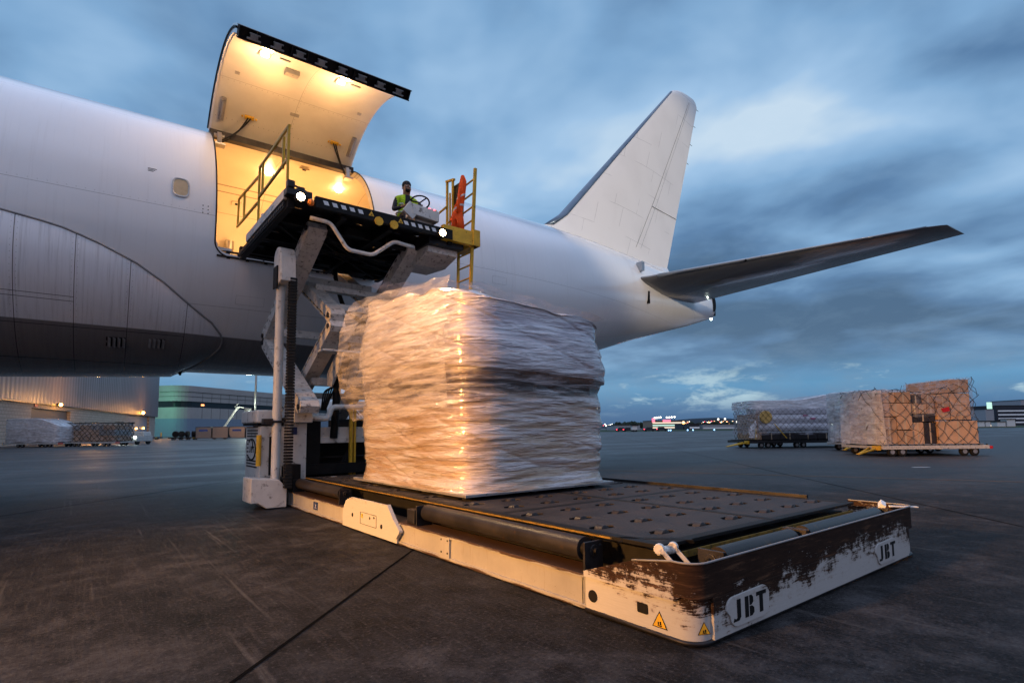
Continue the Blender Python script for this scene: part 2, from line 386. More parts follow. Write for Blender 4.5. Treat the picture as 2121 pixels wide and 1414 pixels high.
def mat_load_film():
    m, t = new_mat('load_film')
    x, y, z = t.sep(t.obj)
    f1 = t.noise(t.mapping(t.obj, (.55, .55, 6), (0, 0, 0), (R_(5), R_(-6), 0)), 2.2, 6, .58, .5)
    f2 = t.noise(t.mapping(t.obj, (1.3, 1.3, 11), (2, 1, 0), (R_(-7), R_(8), 0)), 2.6, 6, .62, .7)
    f3 = t.noise(t.obj, 1.3, 5, .6)
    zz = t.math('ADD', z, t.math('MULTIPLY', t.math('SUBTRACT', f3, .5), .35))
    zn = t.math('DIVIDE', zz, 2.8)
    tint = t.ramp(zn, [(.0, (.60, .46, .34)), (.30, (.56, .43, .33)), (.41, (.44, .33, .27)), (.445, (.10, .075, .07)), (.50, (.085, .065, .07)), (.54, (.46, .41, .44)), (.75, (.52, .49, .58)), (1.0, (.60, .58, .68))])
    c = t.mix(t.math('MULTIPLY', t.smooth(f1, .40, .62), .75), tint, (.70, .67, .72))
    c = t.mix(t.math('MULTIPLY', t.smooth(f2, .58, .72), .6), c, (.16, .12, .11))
    t.put(t.p.inputs['Base Color'], c)
    t.put(t.p.inputs['Roughness'], t.math('ADD', t.math('MULTIPLY', f2, .22), .10))
    t.p.inputs['Specular IOR Level'].default_value = .9; t.p.inputs['Metallic'].default_value = .25
    t.p.inputs['Coat Weight'].default_value = 1.0; t.p.inputs['Coat Roughness'].default_value = .10
    t.put(t.p.inputs['Alpha'], t.math('ADD', t.math('MULTIPLY', t.smooth(f1, .35, .6), .25), .72))
    bump(t, t.math('ADD', f1, t.math('MULTIPLY', f2, .6)), 1.0, .07)
    return m
M['load_film'] = mat_load_film()
M['film_veil'] = mat_plastic('loose_clear_film', .10, .42, (.74, .70, .78), (.6, .6, 5), .14, .8, 2.4)

# ------------------------------------------------------------------ mesh builder
class MB:
    def __init__(s): s.v = []; s.f = []; s.m = []; s.cur = 0
    def add(s, vs, fs):
        o = len(s.v); s.v += [tuple(v) for v in vs]
        for f in fs: s.f.append([i + o for i in f]); s.m.append(s.cur)
        return s
    def box(s, a, b):
        (x0, y0, z0), (x1, y1, z1) = a, b
        vs = [(x0, y0, z0), (x1, y0, z0), (x1, y1, z0), (x0, y1, z0), (x0, y0, z1), (x1, y0, z1), (x1, y1, z1), (x0, y1, z1)]
        return s.add(vs, [(0, 3, 2, 1), (4, 5, 6, 7), (0, 1, 5, 4), (1, 2, 6, 5), (2, 3, 7, 6), (3, 0, 4, 7)])
    def obox(s, c, sz, mtx):
        c = Vector(c); h = [q / 2 for q in sz]
        vs = [c + mtx @ Vector((i * h[0], j * h[1], k * h[2])) for k in (-1, 1) for i, j in ((-1, -1), (1, -1), (1, 1), (-1, 1))]
        return s.add(vs, [(0, 3, 2, 1), (4, 5, 6, 7), (0, 1, 5, 4), (1, 2, 6, 5), (2, 3, 7, 6), (3, 0, 4, 7)])
    def beam(s, p0, p1, wd, ht, side=(1, 0, 0)):
        p0, p1 = Vector(p0), Vector(p1); d = (p1 - p0).normalized(); sd = Vector(side); sd = (sd - d * sd.dot(d)).normalized(); u = sd.cross(d)
        vs = []
        for p in (p0, p1):
            for i, j in ((-1, -1), (1, -1), (1, 1), (-1, 1)): vs.append(p + sd * i * wd / 2 + u * j * ht / 2)
        return s.add(vs, [(0, 1, 2, 3), (7, 6, 5, 4), (0, 4, 5, 1), (1, 5, 6, 2), (2, 6, 7, 3), (3, 7, 4, 0)])
    def tube(s, pts, r, seg=10, caps=True, radii=None):
        pts = [Vector(p) for p in pts]; rings = []
        ref = Vector((0, 0, 1))
        d0 = (pts[1] - pts[0]).normalized()
        if abs(d0.z) > .9: ref = Vector((1, 0, 0))
        a = ref.cross(d0).normalized()
        for i, p in enumerate(pts):
            if i == 0: d = pts[1] - pts[0]
            elif i == len(pts) - 1: d = pts[-1] - pts[-2]
            else: d = (pts[i + 1] - p).normalized() + (p - pts[i - 1]).normalized()
            d = d.normalized(); a = (a - d * a.dot(d)).normalized(); b = d.cross(a)
            rr = radii[i] if radii else r
            rings.append([p + a * rr * math.cos(2 * math.pi * k / seg) + b * rr * math.sin(2 * math.pi * k / seg) for k in range(seg)])
        vs = [v for rg in rings for v in rg]; fs = []
        for i in range(len(rings) - 1):
            for k in range(seg):
                k2 = (k + 1) % seg; fs.append((i * seg + k, i * seg + k2, (i + 1) * seg + k2, (i + 1) * seg + k))
        if caps: fs.append(tuple(reversed(range(seg)))); fs.append(tuple((len(rings) - 1) * seg + k for k in range(seg)))
        return s.add(vs, fs)
    def cyl(s, p0, p1, r, seg=16): return s.tube([p0, p1], r, seg)
    def prism(s, outline, fn, a, b):
        # outline of 2D points, fn(u, v, w) -> 3D, extruded w from a to b
        n = len(outline)
        vs = [fn(u, v, a) for u, v in outline] + [fn(u, v, b) for u, v in outline]
        fs = [tuple(reversed(range(n))), tuple(range(n, 2 * n))] + [(i, (i + 1) % n, n + (i + 1) % n, n + i) for i in range(n)]
        return s.add(vs, fs)
    def grid(s, nu, nv, fn, wrapu=False):
        vs = [fn(i / (nu if wrapu else nu - 1), j / (nv - 1)) for j in range(nv) for i in range(nu)]; fs = []
        for j in range(nv - 1):
            for i in range(nu if wrapu else nu - 1):
                i2 = (i + 1) % nu; fs.append((j * nu + i, j * nu + i2, (j + 1) * nu + i2, (j + 1) * nu + i))
        return s.add(vs, fs)
    def sphere(s, c, r, seg=12, rg=8, sc=(1, 1, 1)):
        c = Vector(c)
        return s.grid(seg, rg, lambda u, v: c + Vector((r * sc[0] * math.sin(math.pi * max(.001, min(.999, v))) * math.cos(2 * math.pi * u), r * sc[1] * math.sin(math.pi * max(.001, min(.999, v))) * math.sin(2 * math.pi * u), r * sc[2] * math.cos(math.pi * v))), True)
    def build(s, name, mats, parent=None, smooth=False, bevel=0.0, solid=0.0, loc=None, autos=None, normals=True):
        me = bpy.data.meshes.new(name); me.from_pydata([tuple(v) for v in s.v], [], s.f)
        if not isinstance(mats, (list, tuple)): mats = [mats]
        for mt in mats: me.materials.append(M[mt] if isinstance(mt, str) else mt)
        me.polygons.foreach_set('material_index', s.m)
        if normals:
            bm = bmesh.new(); bm.from_mesh(me); bmesh.ops.recalc_face_normals(bm, faces=bm.faces); bm.to_mesh(me); bm.free()
        if smooth: me.shade_smooth()
        if autos is not None:
            me.shade_smooth(); me.set_sharp_from_angle(angle=R_(autos))
        o = bpy.data.objects.new(name, me); COL.objects.link(o)
        if parent: o.parent = parent
        if loc: o.location = loc
        if solid: md = o.modifiers.new('solid', 'SOLIDIFY'); md.thickness = solid; md.offset = 0
        if bevel: md = o.modifiers.new('bevel', 'BEVEL'); md.width = bevel; md.segments = 2; md.limit_method = 'ANGLE'
        return o
def thing(name, label, cat, loc=(0, 0, 0), rz=0.0, group=None):
    o = bpy.data.objects.new(name, None); COL.objects.link(o); o.location = loc; o.rotation_euler = (0, 0, rz)
    o['label'] = label; o['category'] = cat
    if group: o['group'] = group
    return o
def tag(o, label, cat, group=None, kind=None):
    if label: o['label'] = label
    if cat: o['category'] = cat
    if group: o['group'] = group
    if kind: o['kind'] = kind
    return o
def struct(o): o['kind'] = 'structure'; return o
def copy_tree(o, parent=None):
    c = o.copy(); COL.objects.link(c)
    if parent: c.parent = parent
    for ch in list(o.children): copy_tree(ch, c)
    return c
def light(name, kind, loc, energy, col, size=.1, parent=None, direction=None, spot=None, blend=.3):
    d = bpy.data.lights.new(name, kind); d.energy = energy; d.color = col
    if kind == 'SPOT': d.spot_size = R_(spot); d.spot_blend = blend
    d.shadow_soft_size = size
    o = bpy.data.objects.new(name, d); COL.objects.link(o); o.location = loc
    if direction is not None: o.rotation_euler = (-Vector(direction)).to_track_quat('Z', 'Y').to_euler()
    if parent: o.parent = parent
    return o
def round_path(pts, r, n=5):
    # polyline with rounded corners
    pts = [Vector(p) for p in pts]; out = [pts[0]]
    for i in range(1, len(pts) - 1):
        a, b, c = pts[i - 1], pts[i], pts[i + 1]
        rr = min(r, (a - b).length * .45, (c - b).length * .45)
        p, q = b + (a - b).normalized() * rr, b + (c - b).normalized() * rr
        for k in range(n + 1):
            t = k / n; out.append(p * (1 - t) ** 2 + b * 2 * t * (1 - t) + q * t * t)
    out.append(pts[-1]); return out

# ================================================================== GROUND
S = 6000
g = MB(); g.add([(-S, -S, 0), (S, -S, 0), (S, S, 0), (-S, S, 0)], [(0, 1, 2, 3)])
gr = struct(g.build('ground', 'ground'))
def strip(name, p0, p1, wd, z, mat):
    p0, p1 = Vector((*p0, z)), Vector((*p1, z)); d = (p1 - p0).normalized(); n = Vector((-d.y, d.x, 0)) * wd / 2
    b = MB(); b.add([p0 - n, p1 - n, p1 + n, p0 + n], [(0, 1, 2, 3)]); return struct(b.build(name, mat))
jd = Vector((2.105, 2.107)).normalized(); jp = Vector((-2.232, 1.334)); jn = Vector((-jd.y, jd.x))
for k, (o, a, b2) in enumerate([(0, -9, 60), (7.6, -5, 60), (15.2, -5, 80), (22.8, -5, 90), (-7.6, -30, 90)]):
    q = jp + jn * o
    strip('expansion_joint', q + jd * a, q + jd * b2, .028, .004, 'joint')
for o in (-9.3, 16, 24, 32):
    q = jp + jd * o
    strip('expansion_joint', q - jn * 30, q + jn * 40, .022, .004, 'joint')
strip('painted_line', (12.367, 5.051), (16.1, -3.5), .10, .006, 'line_paint')
strip('painted_line', (12.367, 5.051), (4.0, 24.2), .10, .006, 'line_paint')

# ================================================================== AIRCRAFT
air = thing('cargo_plane', 'huge white freighter aeroplane with its side cargo door raised over the loader', 'aeroplane', (0, 14.2, 0), R_(-2))
def fus(x):
    # top z, bottom z, half width of the fuselage at x
    def ip(tab):
        if x <= tab[0][0]: return tab[0][1]
        for (a, p), (b, q) in zip(tab, tab[1:]):
            if x <= b:
                t = (x - a) / (b - a); return p + (q - p) * t
        return tab[-1][1]
    return (ip([(7, 9.1), (10, 9.08), (12, 9.02), (14, 8.92), (16, 8.78), (18, 8.60), (20, 8.38), (22.15, 8.04)]),
            ip([(6.0, 2.9), (7.5, 2.99), (9, 3.22), (11, 3.72), (13, 4.30), (16, 5.19), (20, 6.21), (22.15, 6.85)]),
            ip([(6.5, 3.1), (8.5, 3.04), (10.5, 2.85), (12.5, 2.52), (14.5, 2.08), (16.5, 1.58), (18.5, 1.07), (20.5, .60), (22.15, .30)]))
def ring(x, seg=128, off=0.0):
    t, b, hw = fus(x); zc = (t + b) / 2; hz = (t - b) / 2; out = []
    for k in range(seg):
        a = 2 * math.pi * k / seg
        out.append((x, -(hw + off) * math.cos(a), zc + (hz + off) * math.sin(a)))
    return out
def loft(xs, rfn, seg):
    b = MB(); vs = [v for x in xs for v in rfn(x)]; fs = []
    for i in range(len(xs) - 1):
        for k in range(seg):
            k2 = (k + 1) % seg; fs.append((i * seg + k, i * seg + k2, (i + 1) * seg + k2, (i + 1) * seg + k))
    fs.append(tuple(range(seg))); fs.append(tuple((len(xs) - 1) * seg + k for k in reversed(range(seg))))
    return b.add(vs, fs)
xs = [-24 + i * 2 for i in range(12)] + [0, 2, 4, 6] + [6.5 + .5 * i for i in range(31)] + [22.15]
outer = loft(xs, lambda x: ring(x), 128).build('tmp', 'aircraft')
cav = loft([-16, 7.2], lambda x: [(x, -2.93 * math.cos(2 * math.pi * k / 96), 6.0 + 2.93 * math.sin(2 * math.pi * k / 96)) for k in range(96)], 96).build('tmp', 'lining')
DX0, DX1, DZ0, DZ1 = -.72, 2.97, 5.28, 8.83
rr = .3; ol = []
for cx, cz, a0 in ((DX0 + rr, DZ0 + rr, 180), (DX1 - rr, DZ0 + rr, 270)):
    for k in range(7): a = R_(a0 + 15 * k); ol.append((cx + rr * math.cos(a), cz + rr * math.sin(a)))
ol += [(DX1, DZ1), (DX0, DZ1)]
cut = MB().prism(ol, lambda u, v, w_: (u, w_, v), -4.5, -.7).build('tmp', 'lining')
for c in (cav, cut):
    md = outer.modifiers.new('b', 'BOOLEAN'); md.operation = 'DIFFERENCE'; md.object = c; md.solver = 'EXACT'
dg = bpy.context.evaluated_depsgraph_get(); ev = outer.evaluated_get(dg); rm = bpy.data.meshes.new_from_object(ev)
for c in (outer, cav, cut): bpy.data.objects.remove(c)
skin_mb, lin_mb = MB(), MB()
for p in rm.polygons:
    c = p.center; rad = math.hypot(c.y, c.z - 6.0)
    inner = -16.01 < c.x < 7.21 and rad < 3.04 and (rad < 2.95 or True)
    tgt = lin_mb if inner else skin_mb
    vs = [rm.vertices[i].co for i in p.vertices]
    tgt.add(vs, [tuple(range(len(vs)))])
def weld(o, ang=30):
    bm = bmesh.new(); bm.from_mesh(o.data); bmesh.ops.remove_doubles(bm, verts=bm.verts, dist=.0005); bm.to_mesh(o.data); bm.free()
    o.data.shade_smooth(); o.data.set_sharp_from_angle(angle=R_(ang))
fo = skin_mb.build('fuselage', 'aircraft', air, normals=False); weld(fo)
lo = lin_mb.build('cargo_hold_lining', 'lining', air, normals=False); weld(lo)
MB().box((-15.9, -2.25, 5.24), (7.1, 2.6, 5.34)).build('cargo_floor', 'alu', air)
# dark seal frame round the doorway, on the skin
def skin_pt(x, a, off=0.0): return Vector((x, -(3.1 + off) * math.cos(a), 6.0 + (3.1 + off) * math.sin(a)))
aS, aH = math.asin((DZ0 - 6) / 3.1), math.asin((DZ1 - 6) / 3.1)
fr = MB(); path = []
for k in range(25): path.append(skin_pt(DX0, aH + (aS + .08 - aH) * k / 24, .006))
for k in range(1, 7):
    t = k / 7 * math.pi / 2; path.append(skin_pt(DX0 + .3 * (1 - math.cos(t)), aS + .08 - .1 * math.sin(t) * 1.0 + 0.0, .006))
for k in range(13): path.append(skin_pt(DX0 + .3 + (DX1 - DX0 - .6) * k / 12, aS - .02, .006))
for k in range(1, 7):
    t = (1 - k / 7) * math.pi / 2; path.append(skin_pt(DX1 - .3 * (1 - math.cos(t)), aS + .08 - .1 * math.sin(t), .006))
for k in range(25): path.append(skin_pt(DX1, aS + .08 + (aH - aS - .08) * k / 24, .006))
fr.tube(path, .016, 6); fr.build('door_frame_seal', 'black_metal', air, smooth=True)
MB().box((DX0, -1.30, 8.77), (DX1, -1.10, 8.94)).build('hinge_beam', 'dark_metal', air)
# sill with roller trays: open slots let the cabin light through
sl = MB()
sl.box((DX0 + .05, -3.03, 5.20), (DX1 - .05, -2.97, 5.235)); sl.box((DX0 + .25, -2.99, 5.335), (DX1 - .25, -2.90, 5.36))
for i in range(9):
    x = DX0 + .28 + i * (DX1 - DX0 - .56) / 8; sl.box((x - .035, -3.0, 5.18), (x + .035, -2.55, 5.36))
sl.box((DX0 + .2, -2.62, 5.18), (DX1 - .2, -2.55, 5.24))
so_ = sl.build('door_sill', 'black_metal', air)
rl = MB()
for i in range(8):
    x = DX0 + .28 + (i + .5) * (DX1 - DX0 - .56) / 8
    rl.cyl((x - .16, -2.80, 5.315), (x + .16, -2.80, 5.315), .022, 8)
rl.build('sill_roller', 'chrome', so_)
mbk = MB().box((DX0 + .03, -2.98, 5.36), (DX0 + .35, -2.86, 5.42)); mbk.beam((DX0 + .06, -2.92, 5.40), (DX0 + .02, -2.92, 5.56), .05, .05); mbk.build('door_latch_stop', 'alu', air)

# the raised cargo door
DC = (-3.12, 6.86); H_ = math.atan2(8.86 - DC[1], -1.2 - DC[0]); T_ = math.atan2(9.46 - DC[1], -5.16 - DC[0])
def dpt(x, t, r): a = H_ + (T_ - H_) * t; return (x, DC[0] + r * math.cos(a), DC[1] + r * math.sin(a))
outline = [(3.13, i / 40) for i in range(41)] + [(2.95, 1 - i / 40) for i in range(41)]
vs = [dpt(DX0, t, r) for r, t in outline] + [dpt(DX1, t, r) for r, t in outline]; n = len(outline)
b = MB(); b.add(vs, [(i, (i + 1) % n, n + (i + 1) % n, n + i) for i in range(n)])
for side in (0, n):
    for i in range(40): b.add([vs[side + i], vs[side + i + 1], vs[side + n - 2 - i], vs[side + n - 1 - i]], [(0, 1, 2, 3)])
door = b.build('cargo_door', 'aircraft', air); weld(door, 35)
b = MB(); b.grid(9, 41, lambda u, v: dpt(DX0 + .045 + u * (DX1 - DX0 - .09), .012 + v * .955, 2.935)); o = b.build('door_lining', 'door_lining', door, smooth=True)
# rim seals along both curved edges
for X_ in (DX0 - .004, DX1 + .004):
    MB().tube([dpt(X_, i / 30, 3.06) for i in range(31)], .026, 6).build('edge_seal', 'black_metal', door, smooth=True)
# latch beam at the free edge
b = MB(); a = T_; er = Vector((0, math.cos(a), math.sin(a))); et = Vector((0, -math.sin(a), math.cos(a)))
c0 = Vector((0, DC[0], DC[1]))
def lb(x, r, t): return Vector((x, 0, 0)) + c0 + er * r + et * t
mtx = Matrix((Vector((1, 0, 0)), er, et)).transposed()
xm, xl = (DX0 + DX1) / 2, DX1 - DX0
b.obox(lb(xm, 3.12, .03), (xl, .02, .18), mtx)
b.obox(lb(xm, 2.90, .045), (xl, .02, .12), mtx)
b.obox(lb(xm, 3.01, -.005), (xl - .02, .22, .02), mtx)
for i in range(12): b.obox(lb(DX0 + .03 + i * (xl - .06) / 11, 3.01, .05), (.025, .21, .12), mtx)
lbm = b.build('latch_beam', 'dark_metal', door)
for i in range(8):
    x = DX0 + .30 + i * (xl - .6) / 7; q = MB()
    q.obox(lb(x, 3.0, .07), (.14, .08, .10), mtx); q.cyl(lb(x - .13, 2.95, .10), lb(x + .13, 2.95, .10), .022, 8); q.cyl(lb(x - .09, 3.05, .10), lb(x + .11, 3.05, .10), .016, 8)
    q.build('door_latch', 'alu', lbm, bevel=.005)
# door lamps, box, hinges and hoses
def door_frame_at(x, y, off=0.0):
    r = 2.93 - off; c = (y - DC[0]) / r; a = math.acos(max(-1, min(1, c))); nrm = Vector((0, -math.cos(a), -math.sin(a)))
    p = Vector((x, DC[0] + r * math.cos(a), DC[1] + r * math.sin(a))); tg = Vector((0, -math.sin(a), math.cos(a)))
    return p, nrm, Matrix((Vector((1, 0, 0)), tg, nrm)).transposed()
for x in (.01, 1.71):
    p, nr, mx = door_frame_at(x, -3.9); q = MB(); q.obox(p + nr * .015, (.26, .34, .03), mx); hs = q.build('lamp_housing', 'alu', door, bevel=.008)
    q = MB(); q.cyl(p + nr * .03, p + nr * .055, .085, 20); q.build('door_lamp', 'lamp_warm', door)
    p2, nr2, mx2 = door_frame_at(x, -4.22); q = MB(); q.obox(p2 + nr2 * .02, (.18, .07, .03), mx2); q.build('door_lamp', 'lamp_warm', door)
    light('door_light', 'POINT', p + nr * .5, 85, (1, .56, .24), .09, door)
for xx, yy, wd_ in ((-.45, -4.3, .30), (.6, -4.45, .36), (1.5, -4.45, .36), (2.4, -4.4, .3), (-.35, -2.7, .10), (2.6, -2.7, .10), (1.13, -2.0, .22)):
    p, nr, mx = door_frame_at(xx, yy); q = MB(); q.obox(p + nr * .008, (wd_, .09, .014), mx); q.obox(p + nr * .018, (wd_ * .4, .03, .012), mx); q.build('door_fitting', 'alu', door, bevel=.004)
p, nr, mx = door_frame_at(.68, -3.5); MB().obox(p + nr * .06, (.32, .20, .12), mx).build('vent_box', 'alu', door, bevel=.02)
for x in (.42, 2.05): p, nr, mx = door_frame_at(x, -3.95); MB().obox(p + nr * .012, (.22, .08, .02), mx).build('pull_handle', 'grey_cover', door)
for x, s_ in ((DX0 + .22, 1), (DX1 - .2, -1)):
    p, nr, mx = door_frame_at(x, -1.62); q = MB(); q.obox(p + nr * .04, (.12, .62, .05), mx); q.obox(p + nr * .09, (.05, .5, .05), mx); q.build('hinge_arm', 'alu', door, bevel=.006); q = MB()
    q.beam((x, -1.32, 8.86), (x, -1.42, 8.52), .10, .08); q.cyl((x - .12, -1.28, 8.80), (x + .12, -1.28, 8.80), .05, 10); q.obox((x, -1.42, 8.5), (.24, .22, .05), Matrix.Identity(3))
    q.build('door_hinge', 'alu', door, bevel=.006)
for x, hx in ((.12, DX0 + .28), (2.30, DX1 - .26)):
    p, nr, mx = door_frame_at(x, -1.60); q = MB(); q.obox(p + nr * .04, (.22, .08, .06), mx); q.sphere(p + nr * .05 + Vector((-.16, 0, 0)), .028); q.sphere(p + nr * .05 + Vector((.16, 0, 0)), .028)
    q.build('hose_bracket', 'yellow', door)
    for d_ in (-.03, .03):
        e = Vector((hx, -1.34, 8.66 + d_)); c1 = (p + e) / 2 + Vector((0, .0, -.16 + d_ * .5)) + nr * .10
        pts = [((1 - t) ** 2) * (p + nr * .08 + Vector((d_, 0, 0))) + 2 * t * (1 - t) * c1 + t * t * e for t in [i / 12 for i in range(13)]]
        MB().tube(pts, .018, 6).build('hydraulic_hose', 'rubber', door, smooth=True)
# lamps on the hold ceiling
for x in (1.0, 3.05, -2.2, -6):
    q = MB(); q.cyl((x, .24, 8.84), (x, .24, 8.81), .09, 18); q.build('ceiling_lamp', 'lamp_warm', air)
    light('hold_lamp_and_fill', 'POINT', (x, .2, 7.6), 88, (1, .46, .14), .3, air)
light('hold_lamp_and_fill', 'POINT', (1.2, .6, 6.6), 150, (1, .46, .14), .4, air)  # fill light added in mid-hold, with no lamp fitting of its own
for x, y in ((.42, 1.75), (1.75, -.70)):
    r = math.sqrt(2.9 ** 2 - y * y); nrm = Vector((0, -y, -r)).normalized(); tg = Vector((0, -nrm.z, nrm.y)); mx = Matrix((Vector((1, 0, 0)), tg, nrm)).transposed()
    c = Vector((x, y, 6 + r)); q = MB(); q.obox(c + nrm * .02, (.26, .14, .03), mx); q.cur = 1; q.obox(c + nrm * .045, (.10, .05, .03), mx); q.build('ceiling_fitting', ['lining', 'black_metal'], air)
MB().cyl((.35, 2.35, 7.3), (.35, 2.45, 6.75), .13, 14).build('fire_extinguisher', 'alu', air)

# window plug
q = MB(); p = skin_pt(-1.40, R_(10.2), .004); nrm = Vector((0, -math.cos(R_(10.2)), math.sin(R_(10.2)))); tg = Vector((0, math.sin(R_(10.2)), math.cos(R_(10.2))))
def wr(a_, b_, off, n=28):
    out = []
    for k in range(n):
        t = 2 * math.pi * k / n; cu = math.copysign(abs(math.cos(t)) ** .62, math.cos(t)); su = math.copysign(abs(math.sin(t)) ** .62, math.sin(t))
        out.append(p + Vector((1, 0, 0)) * a_ * cu + tg * b_ * su + nrm * off)
    return out
ra, rb, rc = wr(.165, .225, .012), wr(.140, .20, .020), wr(.132, .19, .008)
q.add(ra + rb + rc, [(i, (i + 1) % 28, 28 + (i + 1) % 28, 28 + i) for i in range(28)] + [(28 + i, 28 + (i + 1) % 28, 56 + (i + 1) % 28, 56 + i) for i in range(28)])
wf = q.build('cabin_window', 'alu', air, smooth=True)
M['window_pane'] = simple('pale_window_plug', (.50, .40, .26), .3, 0, .1, 6)
MB().add(rc, [tuple(range(28))]).build('window_pane', 'window_pane', wf)

for i in range(3):
    for j in range(2): c = skin_pt(-.98 + .10 * j, R_(1.5 + 1.5 * i), .002); MB().cyl(c, c + Vector((0, -.006, 0)), .012, 8).build('fastener', 'dark_metal', air)
def panel_outline(x0, x1, a0, a1):
    q = MB(); pts = [skin_pt(x0, R_(a0), .001), skin_pt(x1, R_(a0), .001), skin_pt(x1, R_(a1), .001), skin_pt(x0, R_(a1), .001), skin_pt(x0, R_(a0), .001)]
    q.tube(pts, .0022, 4); return q.build('access_panel', 'grey_cover', air)
for pa in ((6.6, 7.1, -6, -2), (-.2, .4, -34, -30)): panel_outline(*pa)
for x, a in ((-2.0, 16), (3.3, 9), (3.4, -14), (5.2, 20), (6.2, -12)):
    q = MB()
    for k in range(3):
        c = skin_pt(x, R_(a - k * .6), .002); q.box((c.x, c.y - .003, c.z - .010), (c.x + .16 - .03 * k, c.y, c.z + .002))
    q.build('stencil_text', 'dark_metal', air)
# fin
FO = [(10.4, 9.02), (11.15, 9.40), (12.0, 10.02), (19.63, 18.2), (19.95, 18.38), (20.49, 18.42), (21.82, 18.21), (18.72, 8.75), (18.4, 8.2), (12.0, 8.2)]
def le(z):  # leading edge x at z
    pts = [(8.2, 10.3), (9.02, 10.4), (9.40, 11.15), (10.02, 12.0), (18.2, 19.63), (18.38, 19.95), (18.42, 20.3)]
    for (a, p_), (b_, q_) in zip(pts, pts[1:]):
        if z <= b_: return p_ + (q_ - p_) * (z - a) / (b_ - a)
    return pts[-1][1]
def te(z): return 18.55 + (z - 8.2) * (21.82 - 18.55) / (18.3 - 8.2)
AF = [(0, 0), (.012, .22), (.04, .40), (.10, .60), (.2, .82), (.34, 1.0), (.5, .95), (.7, .66), (.85, .36), (1, .03)]
def airfoil_loft(stations, fn):
    # stations: list of (le point, te point, half thickness); fn maps side offset to vector
    b = MB(); rings = []
    for L, T, h in stations:
        L, T = Vector(L), Vector(T); up = [(L + (T - L) * u) + fn * h * v for u, v in AF]; dn = [(L + (T - L) * u) - fn * h * v for u, v in reversed(AF[1:])]
        rings.append(up + dn)
    n = len(rings[0]); vs = [v for r in rings for v in r]
    fs = [(i * n + k, i * n + (k + 1) % n, (i + 1) * n + (k + 1) % n, (i + 1) * n + k) for i in range(len(rings) - 1) for k in range(n)]
    fs += [tuple(range(n)), tuple((len(rings) - 1) * n + k for k in range(n))]
    return b.add(vs, fs)
zs = [8.2, 8.8, 9.1, 9.3, 9.45, 9.7, 10.02, 11, 12.5, 14, 15.5, 17, 18.0, 18.25, 18.40]
st = []
for z in zs:
    tt = te(min(z, 18.3)) - (0 if z < 18.1 else (z - 18.1) * 1.2); h = .42 - (z - 8.2) * .030
    if z > 18.3: h *= .5
    st.append(((le(z), 0, z), (tt, 0, z if z < 18.3 else 18.40 - .02), h))
o = airfoil_loft(st, Vector((0, 1, 0))).build('fin', 'fin', air, smooth=True, autos=40)
st = [((le(z) - .02, 0, z), (le(z) + .30, 0, z), .10) for z in (9.6, 10.02, 12, 14, 16, 18.1)]
b = MB(); rings = []
for z in (9.45, 10.02, 12, 14, 16, 18.15):
    ch = te(z) - le(z); h = .42 - (z - 8.2) * .030; rg = []
    for u, v in [(.045, .43), (.03, .37), (.012, .27), (0, .0), (.012, -.27), (.03, -.37), (.045, -.43)]: rg.append((le(z) + u * ch - .012, h * v * 1.05, z))
    rings.append(rg)
vs = [v for r in rings for v in r]; b.add(vs, [(i * 7 + k, i * 7 + k + 1, (i + 1) * 7 + k + 1, (i + 1) * 7 + k) for i in range(5) for k in range(6)])
b.build('leading_edge_strip', 'fin_edge', o, smooth=True, solid=.006)
# rudder joint line and hinge fairings
b = MB()
for s_ in (-1,):
    for f1, f2, wd in ((.66, .66, .012), (.70, .70, .006)):
        pts = []
        for z in (9.4, 12, 15, 18.0):
            ch = te(z) - le(z); h = .42 - (z - 8.2) * .030; pts.append(Vector((le(z) + ch * f1, s_ * (h * .74 + .002), z)))
        b.tube(pts, wd * .6, 4)
    b.tube([Vector((le(11.6) + .66 * (te(11.6) - le(11.6)), -.25, 11.6)), Vector((te(11.5), -.02, 11.5))], .012, 4)
b.build('rudder_gap', 'dark_metal', o)
for z in (17.9, 16.9, 15.8, 14.7): MB().cyl((te(z) - .02, 0, z), (te(z) + .16, 0, z - .03), .012, 5).build('static_wick', 'black_metal', o)
# dorsal root fairing blends the fin into the body
b = MB()
def dors(u, v):
    x = 10.6 + u * 8.2; t, bb, hw = fus(x); a = R_(90 - 34 * v); zc = (t + bb) / 2; hz = (t - bb) / 2
    y = -hw * math.cos(a); z = zc + hz * math.sin(a)
    f = (1 - v) ** 3 * .42 * min(1, u * 4 + .05); return (x, y * (1) - .0, z + f + .004)
b.grid(24, 12, dors); b.build('fin_fillet', 'aircraft', air, smooth=True)

